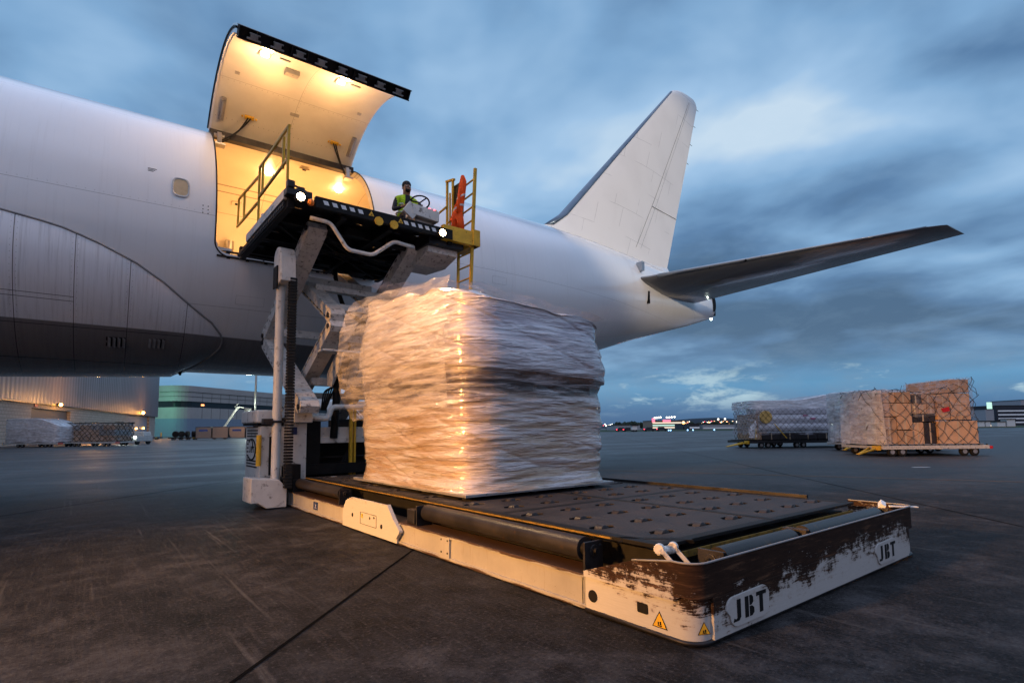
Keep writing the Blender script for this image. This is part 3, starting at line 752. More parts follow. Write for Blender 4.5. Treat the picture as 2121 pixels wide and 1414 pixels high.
# tailplanes
for sg in (-1, 1):
    rootL, rootT = Vector((14.05, sg * 1.5, 7.22)), Vector((19.75, sg * .8, 7.20)); tipL, tipT = Vector((20.62, sg * 10.3, 8.27)), Vector((22.35, sg * 10.4, 8.22))
    st = []
    for t in (0, .03, .1, .25, .5, .75, .93, .985, 1.0):
        L = rootL.lerp(tipL, t); T = rootT.lerp(tipT, t); h = .30 * (1 - t) + .075 * t
        if t > .95: L = L + Vector((.25 * (t - .95) / .05, 0, 0)); h *= .8 if t < 1 else .25
        st.append((L, T, h))
    tp = airfoil_loft(st, Vector((0, -.1 * sg, 1)).normalized()).build('tailplane', 'stab', air, smooth=True, autos=40)
    b = MB(); rings = []
    for t in (.12, .3, .5, .75, .95):
        L = rootL.lerp(tipL, t); T = rootT.lerp(tipT, t); h = .30 * (1 - t) + .075 * t; up = Vector((0, -.1 * sg, 1)).normalized()
        rings.append([L + (T - L) * (u - .004) + up * h * v * 1.05 for u, v in [(.06, .48), (.03, .34), (.01, .2), (0, 0), (.01, -.2), (.022, -.3)]])
    vs = [v for r in rings for v in r]; b.add(vs, [(i * 6 + k, i * 6 + k + 1, (i + 1) * 6 + k + 1, (i + 1) * 6 + k) for i in range(4) for k in range(5)])
    b.build('leading_edge_strip', 'metal_edge', tp, smooth=True, solid=.006)
    q = MB(); L = rootL.lerp(tipL, .42); q.sphere(L + Vector((-.06, 0, -.06)), .05, 10, 6); q.build('vortex_stud', 'black_metal', tp)
    # sealing plate on the body round the root
    q = MB(); q.grid(16, 8, lambda u, v: (lambda x, a: (lambda t, bb, hw: (x, sg * (hw + .012) * math.cos(a), (t + bb) / 2 + (t - bb) / 2 * math.sin(a)))(*fus(x)))(13.9 + u * 3.0, R_(-12 + 52 * v)))
    q.build('tailplane_seal_plate', 'aircraft', air, smooth=True)
    q = MB(); x = 15.0; t_, bb, hw = fus(x); q.box((x - .04, min(sg * (hw - .15), sg * (hw + .05)), 6.35), (x + .04, max(sg * (hw - .15), sg * (hw + .05)), 6.85)); q.build('trim_index_slot', 'black_metal', air)
    q = MB(); t_, bb, hw = fus(14.6); q.box((14.55, min(sg * (hw - .3), sg * (hw + .0)), 7.62), (14.70, max(sg * (hw - .3), sg * (hw + .02)), 8.0)); q.build('trim_index_slot', 'metal_edge', air)
# tail cone end: exhaust opening
q = MB(); q.grid(20, 2, lambda u, v: (22.02 + .16 * v, -.30 - .01 + .0 * v - .02 + math.cos(2 * math.pi * u) * .0 - (.02), 7.55) if False else (21.93 + .20 * math.cos(2 * math.pi * u) * (1), -.335, 7.50 + .36 * math.sin(2 * math.pi * u) * (1 - .97 * v)), True)
q = MB(); q.prism([(21.98 + .14 * math.cos(t * math.pi / 9), 7.50 + .36 * math.sin(t * math.pi / 9)) for t in range(18)], lambda u, v, w_: (u, w_, v), -.36, -.20); q.build('exhaust_opening', 'black_metal', air)
q = MB(); q.box((22.14, -.28, 6.95), (22.17, .28, 7.95)); q.build('tail_end_plate', 'black_metal', air)
q = MB(); q.sphere((22.2, 0, 6.83), .05, 10, 6); q.build('tail_light', 'lamp_white', air)
# belly fairing behind the wing
TT = [(-14, -6), (-7, -8), (-5, -9.5), (-4.19, -10.6), (-3.37, -12.9), (-2.78, -16.5), (-2.13, -21.9), (-1.6, -28.4), (-1.02, -37.6), (-.61, -44.0), (-.39, -50.0), (-.33, -54.0)]
TBm = [(-14, -90), (-1.15, -90), (-.9, -80), (-.64, -70), (-.45, -62), (-.35, -57.5), (-.33, -54.2)]
def ipt(tab, x):
    if x <= tab[0][0]: return tab[0][1]
    for (a, p_), (b_, q_) in zip(tab, tab[1:]):
        if x <= b_: return p_ + (q_ - p_) * (x - a) / (b_ - a)
    return tab[-1][1]
b = MB()
fx = [-14, -11, -9, -7, -6, -5.4, -4.9, -4.5, -4.2, -3.9, -3.6, -3.3, -3.0, -2.7, -2.4, -2.1, -1.85, -1.6, -1.4, -1.2, -1.05, -.9, -.75, -.62, -.52, -.45, -.40, -.36, -.335]
def fair(u, v):
    x = fx[int(round(v * (len(fx) - 1)))]; a0, a1 = ipt(TT, x), ipt(TBm, x); a = a0 + (a1 - a0) * u
    d = min(1.0, (-.33 - x) / 5.0); hm = .05 + .24 * d ** .8
    e0 = min(1, (a0 - a) / 22.0); e1 = 1 if a1 < -88 else min(1, max(0, (a - a1)) / 22.0)
    e = max(0.0, min(e0, e1)); off = .028 + hm * (1 - (1 - e) ** 2) * min(1, (-.32 - x) / .5)
    a = R_(a); return (x, -(3.1 + off) * math.cos(a), 6.0 + (3.1 + off) * math.sin(a))
b.grid(40, len(fx), fair)
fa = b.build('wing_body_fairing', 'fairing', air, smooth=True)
mm = fa.modifiers.new('mirror', 'MIRROR'); mm.use_axis = (False, True, False)
# raised rim along the fairing edge
pts = [Vector(fair(0, i / (len(fx) - 1))) for i in range(len(fx))]
pb = [Vector(fair(1, i / (len(fx) - 1))) for i in range(len(fx) - 1, -1, -1) if fx[i] > -1.15]
MB().tube(pts + pb[1:], .022, 6).build('fairing_edge_strip', 'grey_cover', air, smooth=True)
# two vent louvres in the fairing
for x in (-2.38, -1.66):
    q = MB()
    def fp(x_, a_, off): a_ = R_(a_); rr_ = 3.1 + off; return Vector((x_, -rr_ * math.cos(a_), 6 + rr_ * math.sin(a_)))
    of = .20 if x < -2 else .155
    q.add([fp(x - .17, -52.6, of), fp(x + .17, -52.6, of), fp(x + .17, -57.6, of), fp(x - .17, -57.6, of)], [(0, 1, 2, 3)])
    lv = q.build('louvre', 'black_metal', fa, solid=.01)
    q = MB()
    for k in range(4):
        xx = x - .14 + k * .085
        q.add([fp(xx, -52.6, of + .005), fp(xx, -57.6, of + .005), fp(xx + .05, -57.6, of + .045), fp(xx + .05, -52.6, of + .045)], [(0, 1, 2, 3)])
    q.build('louvre_blade', 'grey_cover', lv, solid=.006)
# two drain masts and a beacon under the belly
for x in (-1.35, -1.1): MB().prism([(x, 2.93), (x + .14, 2.93), (x + .11, 2.80), (x + .07, 2.80)], lambda u, v, w_: (u, w_, v), -.01, .01).build('drain_mast', 'black_metal', air)

# ================================================================== CARGO LOADER
ld = thing('cargo_loader', 'long low white loader with scraped bumper, its scissor bridge raised to the cargo door', 'cargo loader', (0, 0, 0))
# chassis side beams (outer web with recessed panels, flanges)
def side_beam(x0, sgn, parent):
    b = MB()
    def X(d): return x0 + sgn * d
    def bx(a, c): b.box((min(X(a[0]), X(c[0])), a[1], a[2]), (max(X(a[0]), X(c[0])), c[1], c[2]))
    bx((.02, .3, .03), (.06, 8.6, .235))                     # web
    bx((.0, .3, .235), (.26, 8.6, .262))                     # top flange
    bx((.0, .3, .012), (.12, 8.6, .045))                     # bottom flange
    bx((.008, .3, .045), (.03, .95, .235)); bx((-.006, 2.85, .03), (.022, 3.03, .262)); bx((.006, 5.62, .04), (.03, 5.75, .236)); bx((.006, 8.35, .04), (.03, 8.6, .236))
    return b.build('side_beam', 'side', parent, bevel=.004)
sb = side_beam(.06, 1, ld); side_beam(3.84, -1, ld)
q = MB(); q.box((.3, 8.0, .05), (3.6, 8.15, .30)); q.box((.3, .34, .05), (3.6, .42, .30)); q.box((.32, .42, .10), (3.58, 8.0, .13)); q.build('cross_frame', 'black_metal', ld)
# access hole, square hole and weld seam in the near side
q = MB(); q.cyl((.041, .85, .13), (.0475, .85, .13), .043, 24); q.build('access_hole', 'black_metal', sb)
q = MB(); q.prism([(.40 + .045 * math.copysign(abs(math.cos(t)) ** .3, math.cos(t)), .155 + .033 * math.copysign(abs(math.sin(t)) ** .3, math.sin(t))) for t in [2 * math.pi * k / 24 for k in range(24)]], lambda u, v, w_: (w_, u, v), .041, .0475); q.build('square_hole', 'black_metal', sb)
q = MB(); q.box((.0655, .9735, .045), (.069, .979, .235)); q.build('weld_seam', 'black_metal', sb)
for y, z in ((2.88, .215), (3.0, .215), (2.88, .09), (3.0, .09)): MB().cyl((.050, y, z), (.056, y, z), .010, 10).build('bolt', 'black_metal', sb)
# raised guard plate on the near side
q = MB()
q.prism([(5.68, .02), (3.98, .02), (3.98, .10), (3.90, .17), (4.04, .262), (4.22, .435), (5.36, .435), (5.56, .38), (5.68, .24)], lambda u, v, w_: (w_, u, v), .035, .060)
q.beam((.042, 3.985, .08), (.042, 3.885, .17), .05, .02); q.beam((.042, 3.89, .17), (.042, 4.05, .28), .05, .02); q.beam((.042, 4.05, .28), (.042, 4.225, .44), .05, .02)
hp = q.build('guard_plate', 'hump', ld, bevel=.003)
for y, z, r in ((4.40, .16, .028), (5.32, .20, .026), (4.75, .22, .016), (4.62, .24, .014)): MB().cyl((.030, y, z), (.036, y, z), r, 14).build('plate_hole', 'black_metal', hp)
q = MB(); q.box((.031, 4.55, .12), (.0352, 5.05, .124)); q.box((.031, 4.55, .27), (.0352, 5.05, .274)); q.box((.031, 4.55, .12), (.0352, 4.554, .27)); q.box((.031, 5.05, .12), (.0352, 5.054, .27)); q.build('plate_outline', 'black_metal', hp)
MB().box((.030, 4.97, .20), (.0352, 5.02, .25)).build('caution_mark', 'yellow', hp)
# blue sling-point stickers
for y in (6.95, 8.48):
    q = MB(); q.box((.076, y - .10, .09), (.0795, y + .10, .21)); st_ = q.build('lifting_sticker', 'sticker_blue', sb)
    q = MB(); q.box((.074, y - .05, .115), (.0765, y + .05, .122)); q.box((.074, y - .008, .13), (.0765, y + .008, .17)); q.box((.074, y - .03, .165), (.0765, y + .03, .172)); q.build('sticker_mark', 'white', st_)

# wrap-round bumper: curved corners, scraped upper band
def bump_path(out):
    pts = []
    r = .13; x0, x1 = .045 - out, 3.80 + out; y0 = -.0 - out
    pts.append((x0, .92)); pts.append((x0, .46)); pts.append((x0, y0 + r + .04))
    for k in range(1, 12): a = math.pi + (math.pi / 2) * k / 12; pts.append((x0 + r + r * math.cos(a), y0 + r + r * math.sin(a)))
    n_ = 24
    for k in range(n_ + 1): pts.append((x0 + r + (x1 - x0 - 2 * r * .5) * k / n_ - .0, y0))
    r2 = .12
    last = pts[-1][0]
    for k in range(1, 7): a = -math.pi / 2 + (math.pi / 2) * k / 6; pts.append((last + r2 * math.cos(a), y0 + r2 + r2 * math.sin(a)))
    xe = pts[-1][0]; pts.append((xe, .3)); pts.append((xe, .6))
    return pts
def wall(path_o, path_i, zlo, zhi):
    b = MB(); n = len(path_o)
    for i in range(n):
        (xo, yo), (xi, yi) = path_o[i], path_i[i]
        b.v += [(xo, yo, zlo(i)), (xo, yo, zhi(i)), (xi, yi, zhi(i)), (xi, yi, zlo(i))]
    for i in range(n - 1):
        for k in range(4): b.f.append([i * 4 + k, i * 4 + (k + 1) % 4, (i + 1) * 4 + (k + 1) % 4, (i + 1) * 4 + k]); b.m.append(0)
    b.f.append([0, 1, 2, 3]); b.f.append([(n - 1) * 4 + k for k in (3, 2, 1, 0)]); b.m += [0, 0]
    return b
po, pi_ = bump_path(.0), bump_path(-.014)
def top_lower(i):
    return .262
lowb = wall(po, pi_, lambda i: .028, lambda i: .30)
bp = lowb.build('bumper', 'bumper', ld, autos=35)
po2, pi2 = bump_path(.022), bump_path(.002)
def ztop(i):
    x, y = po2[i]
    if i == 0: return .30
    if i == 1: return .455
    return .50 + .0 * i
ub = wall(po2, pi2, lambda i: .262 if i < 3 else .300 - .012 * min(1, (i - 2) / 8), ztop)
ub.build('bumper_band', 'bumper', bp, autos=35)
q = MB(); q.tube([Vector((x, y, .505 if i > 1 else ztop(i) + .003)) for i, (x, y) in enumerate(po2) if i > 0], .007, 6); q.build('bumper_rim', 'grey_cover', bp, smooth=True)
q = MB(); q.box((.20, -.024, .03), (3.70, .002, .285)); fp_ = q.build('bumper_face_plate', 'bumper', bp, bevel=.004)
q = MB(); q.tube([Vector((x, y, .024)) for i, (x, y) in enumerate(bump_path(.006))], .014, 6); q.build('bumper_skirt', 'dark_metal', bp, smooth=True)
MB().cyl((.32, .26, .0), (.32, .26, .045), .17, 24).build('jacking_foot', simple('rusty_steel', (.10, .05, .022), .8, .2, .4, 8, .3, 40), ld)
MB().cyl((3.6, .26, .0), (3.6, .26, .045), .15, 24).build('jacking_foot', M['rusty_steel'] if 'rusty_steel' in M else bpy.data.materials['rusty_steel'], ld)
def stencil(cx, cz, s, y, parent):
    # pill-shaped white plate with the letters J B T cut through it
    q = MB(); pts = []
    for k in range(8): a = R_(90 + 90 * k / 7); pts.append((cx - .26 * s + .07 * s + .10 * s * math.cos(a) - .02, cz + .02 * s + .085 * s * math.sin(a)))
    for k in range(8): a = R_(180 + 90 * k / 7); pts.append((cx - .26 * s + .07 * s + .10 * s * math.cos(a) + .03 * s, cz - .03 * s + .085 * s * math.sin(a)))
    for k in range(8): a = R_(270 + 90 * k / 7); pts.append((cx + .20 * s + .10 * s * math.cos(a) + .0, cz - .03 * s + .085 * s * math.sin(a)))
    for k in range(8): a = R_(0 + 90 * k / 7); pts.append((cx + .20 * s + .10 * s * math.cos(a), cz + .03 * s + .085 * s * math.sin(a)))
    q.prism(pts, lambda u, v, w_: (u, w_, v), y - .012, y); pl = q.build('emblem_plate', 'pill', parent, bevel=.003)
    yy0, yy1 = y - .0145, y - .010
    def rect(bb, x0, z0, x1, z1): bb.box((cx + x0 * s, yy0, cz + z0 * s), (cx + x1 * s, yy1, cz + z1 * s))
    J = MB(); rect(J, -.175, -.055, -.125, .075); J.prism([(cx - .23 * s, cz - .075 * s), (cx - .15 * s, cz - .075 * s), (cx - .127 * s, cz - .052 * s), (cx - .17 * s, cz - .052 * s), (cx - .19 * s, cz - .06 * s), (cx - .215 * s, cz - .05 * s)], lambda u, v, w_: (u, w_, v), yy0, yy1)
    J.build('letter', 'black_metal', pl)
    B_ = MB(); rect(B_, -.065, -.075, -.015, .075)
    for z0, z1, xr in ((-.075, -.004, .062), (.004, .075, .052)):
        o_ = [(0, z0), (xr * .55, z0), (xr, z0 + .018), (xr, z1 - .018), (xr * .55, z1), (0, z1)]
        B_.prism([(cx + (u + .0) * s, cz + v * s) for u, v in o_], lambda u, v, w_: (u, w_, v), yy0, yy1)
    B_.build('letter', 'black_metal', pl)
    T = MB(); rect(T, .145, -.075, .195, .052); rect(T, .10, .050, .245, .078); T.build('letter', 'black_metal', pl)
    return pl
stencil(.60, .165, .88, -.024, bp); stencil(3.08, .165, .88, -.024, bp)
# yellow crush-hazard triangles: one on the side, one on the corner
def triangle(c, ux, uz, nrm, s, parent):
    c, ux, uz, nrm = Vector(c), Vector(ux), Vector(uz), Vector(nrm)
    def tri(k, o): return [c + ux * (-.5 * k * s) + uz * (-.29 * k * s) + nrm * o, c + ux * (.5 * k * s) + uz * (-.29 * k * s) + nrm * o, c + uz * (.58 * k * s) + nrm * o]
    a = MB().add(tri(1.0, .0015), [(0, 1, 2)]).build('warning_triangle', 'black_metal', parent)
    MB().add(tri(.84, .003), [(0, 1, 2)]).build('triangle_face', 'yellow', a)
    q = MB()
    for x0, z0, x1, z1 in ((-.14, -.20, .16, -.15), (-.12, -.13, -.03, .02), (.02, -.13, .12, .06)):
        q.add([c + ux * x0 * s + uz * z0 * s + nrm * .0045, c + ux * x1 * s + uz * z0 * s + nrm * .0045, c + ux * x1 * s + uz * z1 * s + nrm * .0045, c + ux * x0 * s + uz * z1 * s + nrm * .0045], [(0, 1, 2, 3)])
    q.build('triangle_pictogram', 'black_metal', a)
triangle((.0435, .265, .10), (0, -1, 0), (0, 0, 1), (-1, 0, 0), .12, bp)
triangle((.135, .006, .10), (math.cos(.45), -math.sin(.45), 0), (0, 0, 1), (-math.sin(.45), -math.cos(.45), 0), .09, bp)
# tie-down lug behind the corner
q = MB()
for d_ in (0, .12): q.beam((.28 + d_, .30 - d_ * .2, .40), (.20 + d_, .37 - d_ * .2, .525), .03, .06, (0, 0, 1)); q.cyl((.20 + d_ - .02, .36 - d_ * .2, .52), (.20 + d_ + .02, .38 - d_ * .2, .52), .035, 14)
q.cyl((.19, .375, .505), (.33, .345, .505), .03, 12); q.build('tie_down_lug', 'steel_white', ld, bevel=.004)
q = MB(); q.beam((3.62, .16, .50), (3.74, .2, .53), .05, .05); q.beam((3.70, .12, .505), (3.96, -.05, .49), .03, .012); q.build('tie_down_strap', 'white', ld)
# rollers along the near side and the front
def roller(p0, p1, r, parent=ld):
    p0, p1 = Vector(p0), Vector(p1); d = (p1 - p0).normalized()
    q = MB(); n = max(2, int((p1 - p0).length / .05)); q.tube([p0 + (p1 - p0) * i / n for i in range(n + 1)], r, 28); t = q.build('roller', 'roller', parent, autos=40)
    q = MB(); q.cyl(p0 - d * .05, p0, r * .62, 20); q.cyl(p1, p1 + d * .05, r * .62, 20); q.cyl(p0 - d * .13, p1 + d * .13, r * .22, 12); q.build('roller_shaft', 'black_metal', t, autos=40)
    for e, sg in ((p0, -1), (p1, 1)):
        c = e + d * sg * .085; sdv = Vector((d.y, -d.x, 0)); q = MB()
        q.obox(c + Vector((0, 0, -.06)), (.022, .20, .26), Matrix((d, sdv, Vector((0, 0, 1)))).transposed()); q.cyl(c - d * .02, c + d * .02, .045, 14); q.cyl(c + sdv * .07 + Vector((0, 0, .03)) - d * .02, c + sdv * .07 + Vector((0, 0, .03)) + d * .02, .014, 8)
        q.build('roller_bracket', 'dark_metal', t, bevel=.004)
roller((.185, 1.06, .415), (.185, 3.52, .415), .088); roller((.185, 6.05, .415), (.185, 8.1, .415), .088)
roller((.58, .165, .435), (1.62, .165, .435), .078); roller((1.84, .165, .435), (3.42, .165, .435), .078)
q = MB(); q.box((.10, 3.68, .27), (.26, 3.86, .43)); q.build('drive_gearbox', 'dark_metal', ld, bevel=.01)
# deck: framed plates with slots and casters
DZ = .525
DXa, DXb, DYa, DYb = .27, 3.62, .42, 8.05
q = MB()
for xa, xb in ((DXa, DXa + .10), (1.90, 1.98), (DXb - .10, DXb)): q.box((xa, DYa + .001, DZ - .03), (xb, DYb, DZ))
for k in range(5):
    y = DYa + k * (DYb - DYa - .09) / 4; q.box((DXa + .1, y, DZ - .028), (1.90, y + .09, DZ - .002)); q.box((1.98, y, DZ - .028), (DXb - .1, y + .09, DZ - .002))
q.add([(DXa - .02, DYa + .35, DZ - .03), (DXa + .0, DYa + .34, DZ), (DXa + .34, DYa - .035, DZ), (DXa + .36, DYa - .04, DZ - .03), (DXa + .4, DYa, DZ - .03), (DXa + .4, DYa + .02, DZ), (DXa, DYa + .4, DZ), (DXa, DYa + .4, DZ - .03)], [(0, 1, 2, 3), (1, 6, 5, 2), (0, 3, 4, 7)])
dk = q.build('deck_frame', 'black_metal', ld, bevel=.003)
q = MB(); q.box((DXa - .010, .85, DZ - .022), (DXa - .001, DYb, DZ - .008)); q.build('yellow_edge', 'dull_yellow', ld)
q = MB(); q.box((.50, DYa - .03, .41), (3.5, DYa - .012, .455)); q.build('yellow_fascia', 'dull_yellow', ld)
q = MB(); q.box((.45, .5, .15), (3.5, 7.9, .435)); q.build('underframe_slot_shade', 'black_metal', ld)  # underframe as a black block, raised so the slots read as shaded
caster_proto = None
pk = 0
for ix, (xa, xb) in enumerate(((DXa + .10, 1.90), (1.98, DXb - .10))):
    for k in range(4):
        ya = DYa + k * (DYb - DYa - .09) / 4 + .09; yb = DYa + (k + 1) * (DYb - DYa - .09) / 4
        # slot centres, staggered
        sl = []
        for r_i in range(4):
            for c_i in range(3):
                cx = xa + (xb - xa) * (c_i + (.28 if r_i % 2 else .68)) / 3.0; cy = ya + (yb - ya) * (r_i + .5) / 4
                sl.append((cx, cy))
        # plate with hexagonal cut-outs: cell grid
        b = MB(); nx, ny = 3, 4
        for (cx, cy) in sl: pass
        hx, hy = .140, .066
        rows = sorted(set(round(c[1], 4) for c in sl))
        h = (yb - ya) / 4
        for ri, cy in enumerate(rows):
            y0, y1 = cy - h / 2, cy + h / 2; xsx = sorted(c[0] for c in sl if abs(c[1] - cy) < .01)
            prev = xa
            for j, cx in enumerate(xsx):
                nxt = (xsx[j + 1] + cx) / 2 if j + 1 < len(xsx) else xb
                A = [(prev, y0), (nxt, y0), (nxt, y1), (prev, y1)]
                Hx = [(cx - hx, cy), (cx - hx * .58, cy - hy), (cx + hx * .58, cy - hy), (cx + hx, cy), (cx + hx * .58, cy + hy), (cx - hx * .58, cy + hy)]
                V = [(p_[0], p_[1], DZ - .004) for p_ in A + Hx]; V += [(p_[0], p_[1], DZ - .016) for p_ in A + Hx]
                b.add(V, [(0, 1, 6, 5), (1, 7, 6), (1, 2, 7), (2, 8, 7), (2, 3, 9, 8), (3, 4, 9), (3, 0, 4), (0, 5, 4)] + [(4 + i, 4 + (i + 1) % 6, 14 + (i + 1) % 6, 14 + i) for i in range(6)])
                prev = nxt
        dp = b.build('deck_plate', 'deck', ld)
        for (cx, cy) in sl:
            if caster_proto is None:
                q = MB(); q.tube([(0, -.042, -.04), (0, -.036, -.04), (0, .036, -.04), (0, .042, -.04)], .05, 20, radii=[.045, .058, .058, .045]); q.cur = 1
                q.cyl((0, -.05, -.04), (0, .05, -.04), .014, 8)
                caster_proto = q.build('caster', ['roller', 'chrome'], dp, smooth=False, autos=40); caster_proto.location = (cx, cy, DZ); caster_proto.rotation_euler = (0, 0, 0)
            else:
                c = caster_proto.copy(); COL.objects.link(c); c.parent = dp; c.location = (cx, cy, DZ)
        pk += 1
q = MB(); q.box((DXb - .02, .9, DZ), (DXb + .02, DYb, DZ + .035)); q.build('deck_guide_rail', 'dark_metal', ld)

# ---------------- scissor lift of the bridge
def arm(p0, p1, wd, dp, name='scissor_arm'):
    # box-section arm with a row of dark slots on its outer face
    q = MB(); p0, p1 = Vector(p0), Vector(p1); d = (p1 - p0); L = d.length; d.normalize(); sd = Vector((1, 0, 0)); u = sd.cross(d)
    fn = lambda a_, b_, w_: p0 + d * a_ + u * b_ + sd * w_
    h = dp / 2; ol_ = [(-.10, -h * .55), (.0, -h), (L, -h), (L + .10, -h * .55), (L + .10, h * .55), (L, h), (0, h), (-.10, h * .55)]
    q.prism(ol_, fn, -wd / 2, wd / 2)
    n = int(L / .24)
    for i in range(n):
        a_ = .15 + i * .24
        if a_ + .12 > L: break
        for mi, o1, o2 in ((1, 0, .11), (2, .12, .22)):
            q.cur = mi; X_ = -(wd / 2 + .002)
            q.add([fn(a_ + o1, h * .50, X_), fn(a_ + o2, h * .50, X_), fn(a_ + o2, h * .72, X_), fn(a_ + o1, h * .72, X_)], [(0, 1, 2, 3)])
    o = q.build(name, ['arm_paint', 'black_metal', 'yellow' if wd < .3 else 'white'], ld, normals=False)
    for e in (p0, p1): MB().cyl(e - sd * (wd / 2 + .03), e + sd * (wd / 2 + .03), .05, 14).build('pin', 'dark_metal', o)
    return o
YN, YF, Z0, Z1, Z2 = 7.95, 10.85, 1.68, 3.38, 5.05
for x, xi in ((.31, .72), (2.30, 1.88)):
    arm((x, YN, Z2), (x, YF, Z1 + .08), .34, .25); arm((xi, YF, Z2), (xi, YN, Z1 + .10), .28, .25)
    arm((x, YF, Z1 - .08), (x + (.0), YN + .2, Z0 + .1), .34, .25); arm((xi, YN, Z1 - .10), (xi, YF, Z0), .28, .25)
    # links between the two storeys
    q = MB(); q.box((xi - .10, YN - .06, Z1 - .12), (xi + .10, YN + .06, Z1 + .12)); q.cyl((xi - .15, YN, Z1 + .10), (xi + .15, YN, Z1 + .10), .06, 12); q.cyl((xi - .15, YN, Z1 - .10), (xi + .15, YN, Z1 - .10), .06, 12); q.build('link_block', 'steel_white', ld, bevel=.01)
    q = MB(); q.box((x - .10, YF - .06, Z1 - .12), (x + .10, YF + .06, Z1 + .12)); q.cyl((x - .18, YF, Z1 + .08), (x + .18, YF, Z1 + .08), .05, 12); q.build('link_block', 'dark_metal', ld, bevel=.01)
def xbar(y, z, x0=.55, x1=2.1, wd=.16, ht=.14, m='arm_paint'): return MB().beam((x0, y, z), (x1, y, z), wd, ht, (0, 1, 0)).build('cross_bar', m, ld, bevel=.01)
xbar(9.6, 4.52); xbar(9.15, 4.28, .7, 2.2, .18, .12); xbar(8.55, 3.78, .75, 2.3, .16, .13)
xbar(9.9, 3.40, .3, 2.3, .12, .16); xbar(8.3, 2.86, .55, 2.4, .34, .045, 'steel_white'); xbar(9.3, 2.35, .7, 2.2, .2, .16); xbar(9.9, 2.1, .7, 2.2, .2, .12)
q = MB(); q.prism([(8.05, 2.84), (8.5, 2.84), (8.95, 2.50), (8.95, 2.25), (8.7, 2.2), (8.35, 2.5)], lambda u, v, w_: (w_, u, v), .92, .95); q.prism([(8.05, 2.84), (8.5, 2.84), (8.95, 2.50), (8.95, 2.25), (8.7, 2.2), (8.35, 2.5)], lambda u, v, w_: (w_, u, v), 1.28, 1.31); q.build('lift_gusset', 'arm_paint', ld, bevel=.004)
q = MB(); q.cyl((1.08, 8.95, 1.2), (1.08, 8.75, 2.6), .075, 16); q.build('lift_cylinder', 'black_metal', ld, autos=40)
q = MB(); q.cyl((1.98, 9.0, 3.0), (1.95, 9.3, 4.3), .035, 14); q.build('piston_rod', 'chrome', ld, autos=40)
q = MB(); q.cyl((1.9, 9.0, 1.3), (1.98, 9.0, 3.0), .06, 14); q.build('lift_cylinder', 'steel_white', ld, autos=40)
random.seed(3)
for i in range(5):
    a_, b_ = Vector((.80 + i * .02, 8.9, 1.75)), Vector((2.0 + .1 * i, 8.7 - .08 * i, 2.22 + .04 * i)); pts = round_path([a_, a_ + Vector((.05 + .04 * i, 0, .42 + .03 * i)), a_ + Vector((.35, 0, .48 + .02 * i)), b_ - Vector((.5, 0, .16 + .05 * i)), b_], .3, 6)
    MB().tube(pts, .016, 6).build('hydraulic_hose', 'rubber', ld, smooth=True)
MB().tube(round_path([(1.45, 10.1, 5.0), (1.5, 10, 4.5), (1.55, 9.7, 4.0), (1.95, 9.5, 3.7), (2.2, 9.4, 3.5)], .3, 6), .05, 8).build('cable_bundle', 'rubber', ld, smooth=True)

# ---------------- bridge platform
BX0, BX1, BY0, BY1, BZ = -.42, 2.95, 7.1, 10.95, 5.33
q = MB(); q.box((.02, BY0, BZ - .20), (BX1 - .2, BY0 + .10, BZ)); fb = q.build('bridge_front_beam', 'black_metal', ld, bevel=.006)
for k in range(5):
    for x0 in (.14 + k * .155, 1.66 + k * .15):
        q = MB(); q.add([(x0, BY0 - .003, BZ - .055), (x0 + .085, BY0 - .003, BZ - .055), (x0 + .115, BY0 - .003, BZ - .125), (x0 + .03, BY0 - .003, BZ - .125)], [(0, 1, 2, 3)]); q.build('reflective_stripe', 'reflective', fb)
for x in (1.02, 1.60): triangle((x, BY0 - .001, BZ - .09), (1, 0, 0), (0, 0, 1), (0, -1, 0), .13, ld)
for x in (1.16, 1.46):
    q = MB(); q.cyl((x, BY0 - .03, BZ - .19), (x, BY0 - .002, BZ - .19), .085, 8); q.build('marker_disc', 'yellow', ld)
# deck of the bridge: plate with slots cut right through
b = MB(); nx, ny = 8, 9
for i in range(nx):
    for j in range(ny):
        x0, x1 = -.30 + 3.15 * i / nx, -.30 + 3.15 * (i + 1) / nx; y0, y1 = BY0 + .1 + 3.2 * j / ny, BY0 + .1 + 3.2 * (j + 1) / ny
        cx, cy = (x0 + x1) / 2, (y0 + y1) / 2 + (.05 if i % 2 else -.05)
        A = [(x0, y0), (x1, y0), (x1, y1), (x0, y1)]
        if (i * 7 + j * 5) % 3: hxx, hyy = .085, .022
        else: hxx, hyy = .06, .016
        Hx = [(cx - hxx, cy), (cx - hxx * .6, cy - hyy), (cx + hxx * .6, cy - hyy), (cx + hxx, cy), (cx + hxx * .6, cy + hyy), (cx - hxx * .6, cy + hyy)]
        V = [(p_[0], p_[1], BZ - .05) for p_ in A + Hx] + [(p_[0], p_[1], BZ - .065) for p_ in A + Hx]
        b.add(V, [(0, 1, 6, 5), (1, 7, 6), (1, 2, 7), (2, 8, 7), (2, 3, 9, 8), (3, 4, 9), (3, 0, 4), (0, 5, 4), (10, 15, 16, 11), (11, 16, 17), (11, 17, 12), (12, 17, 18), (12, 18, 19, 13), (13, 19, 14), (13, 14, 10), (10, 14, 15)] + [(4 + k, 4 + (k + 1) % 6, 14 + (k + 1) % 6, 14 + k) for k in range(6)])
b.build('bridge_deck', 'black_metal', ld)
q = MB()
for x in (-.36, .55, 1.45, 2.75): q.box((x - .05, BY0 + .1, BZ - .27), (x + .05, BY1 - .2, BZ - .07))
for y in (8.0, 9.1, 10.2): q.box((-.31, y, BZ - .24), (2.7, y + .09, BZ - .07))
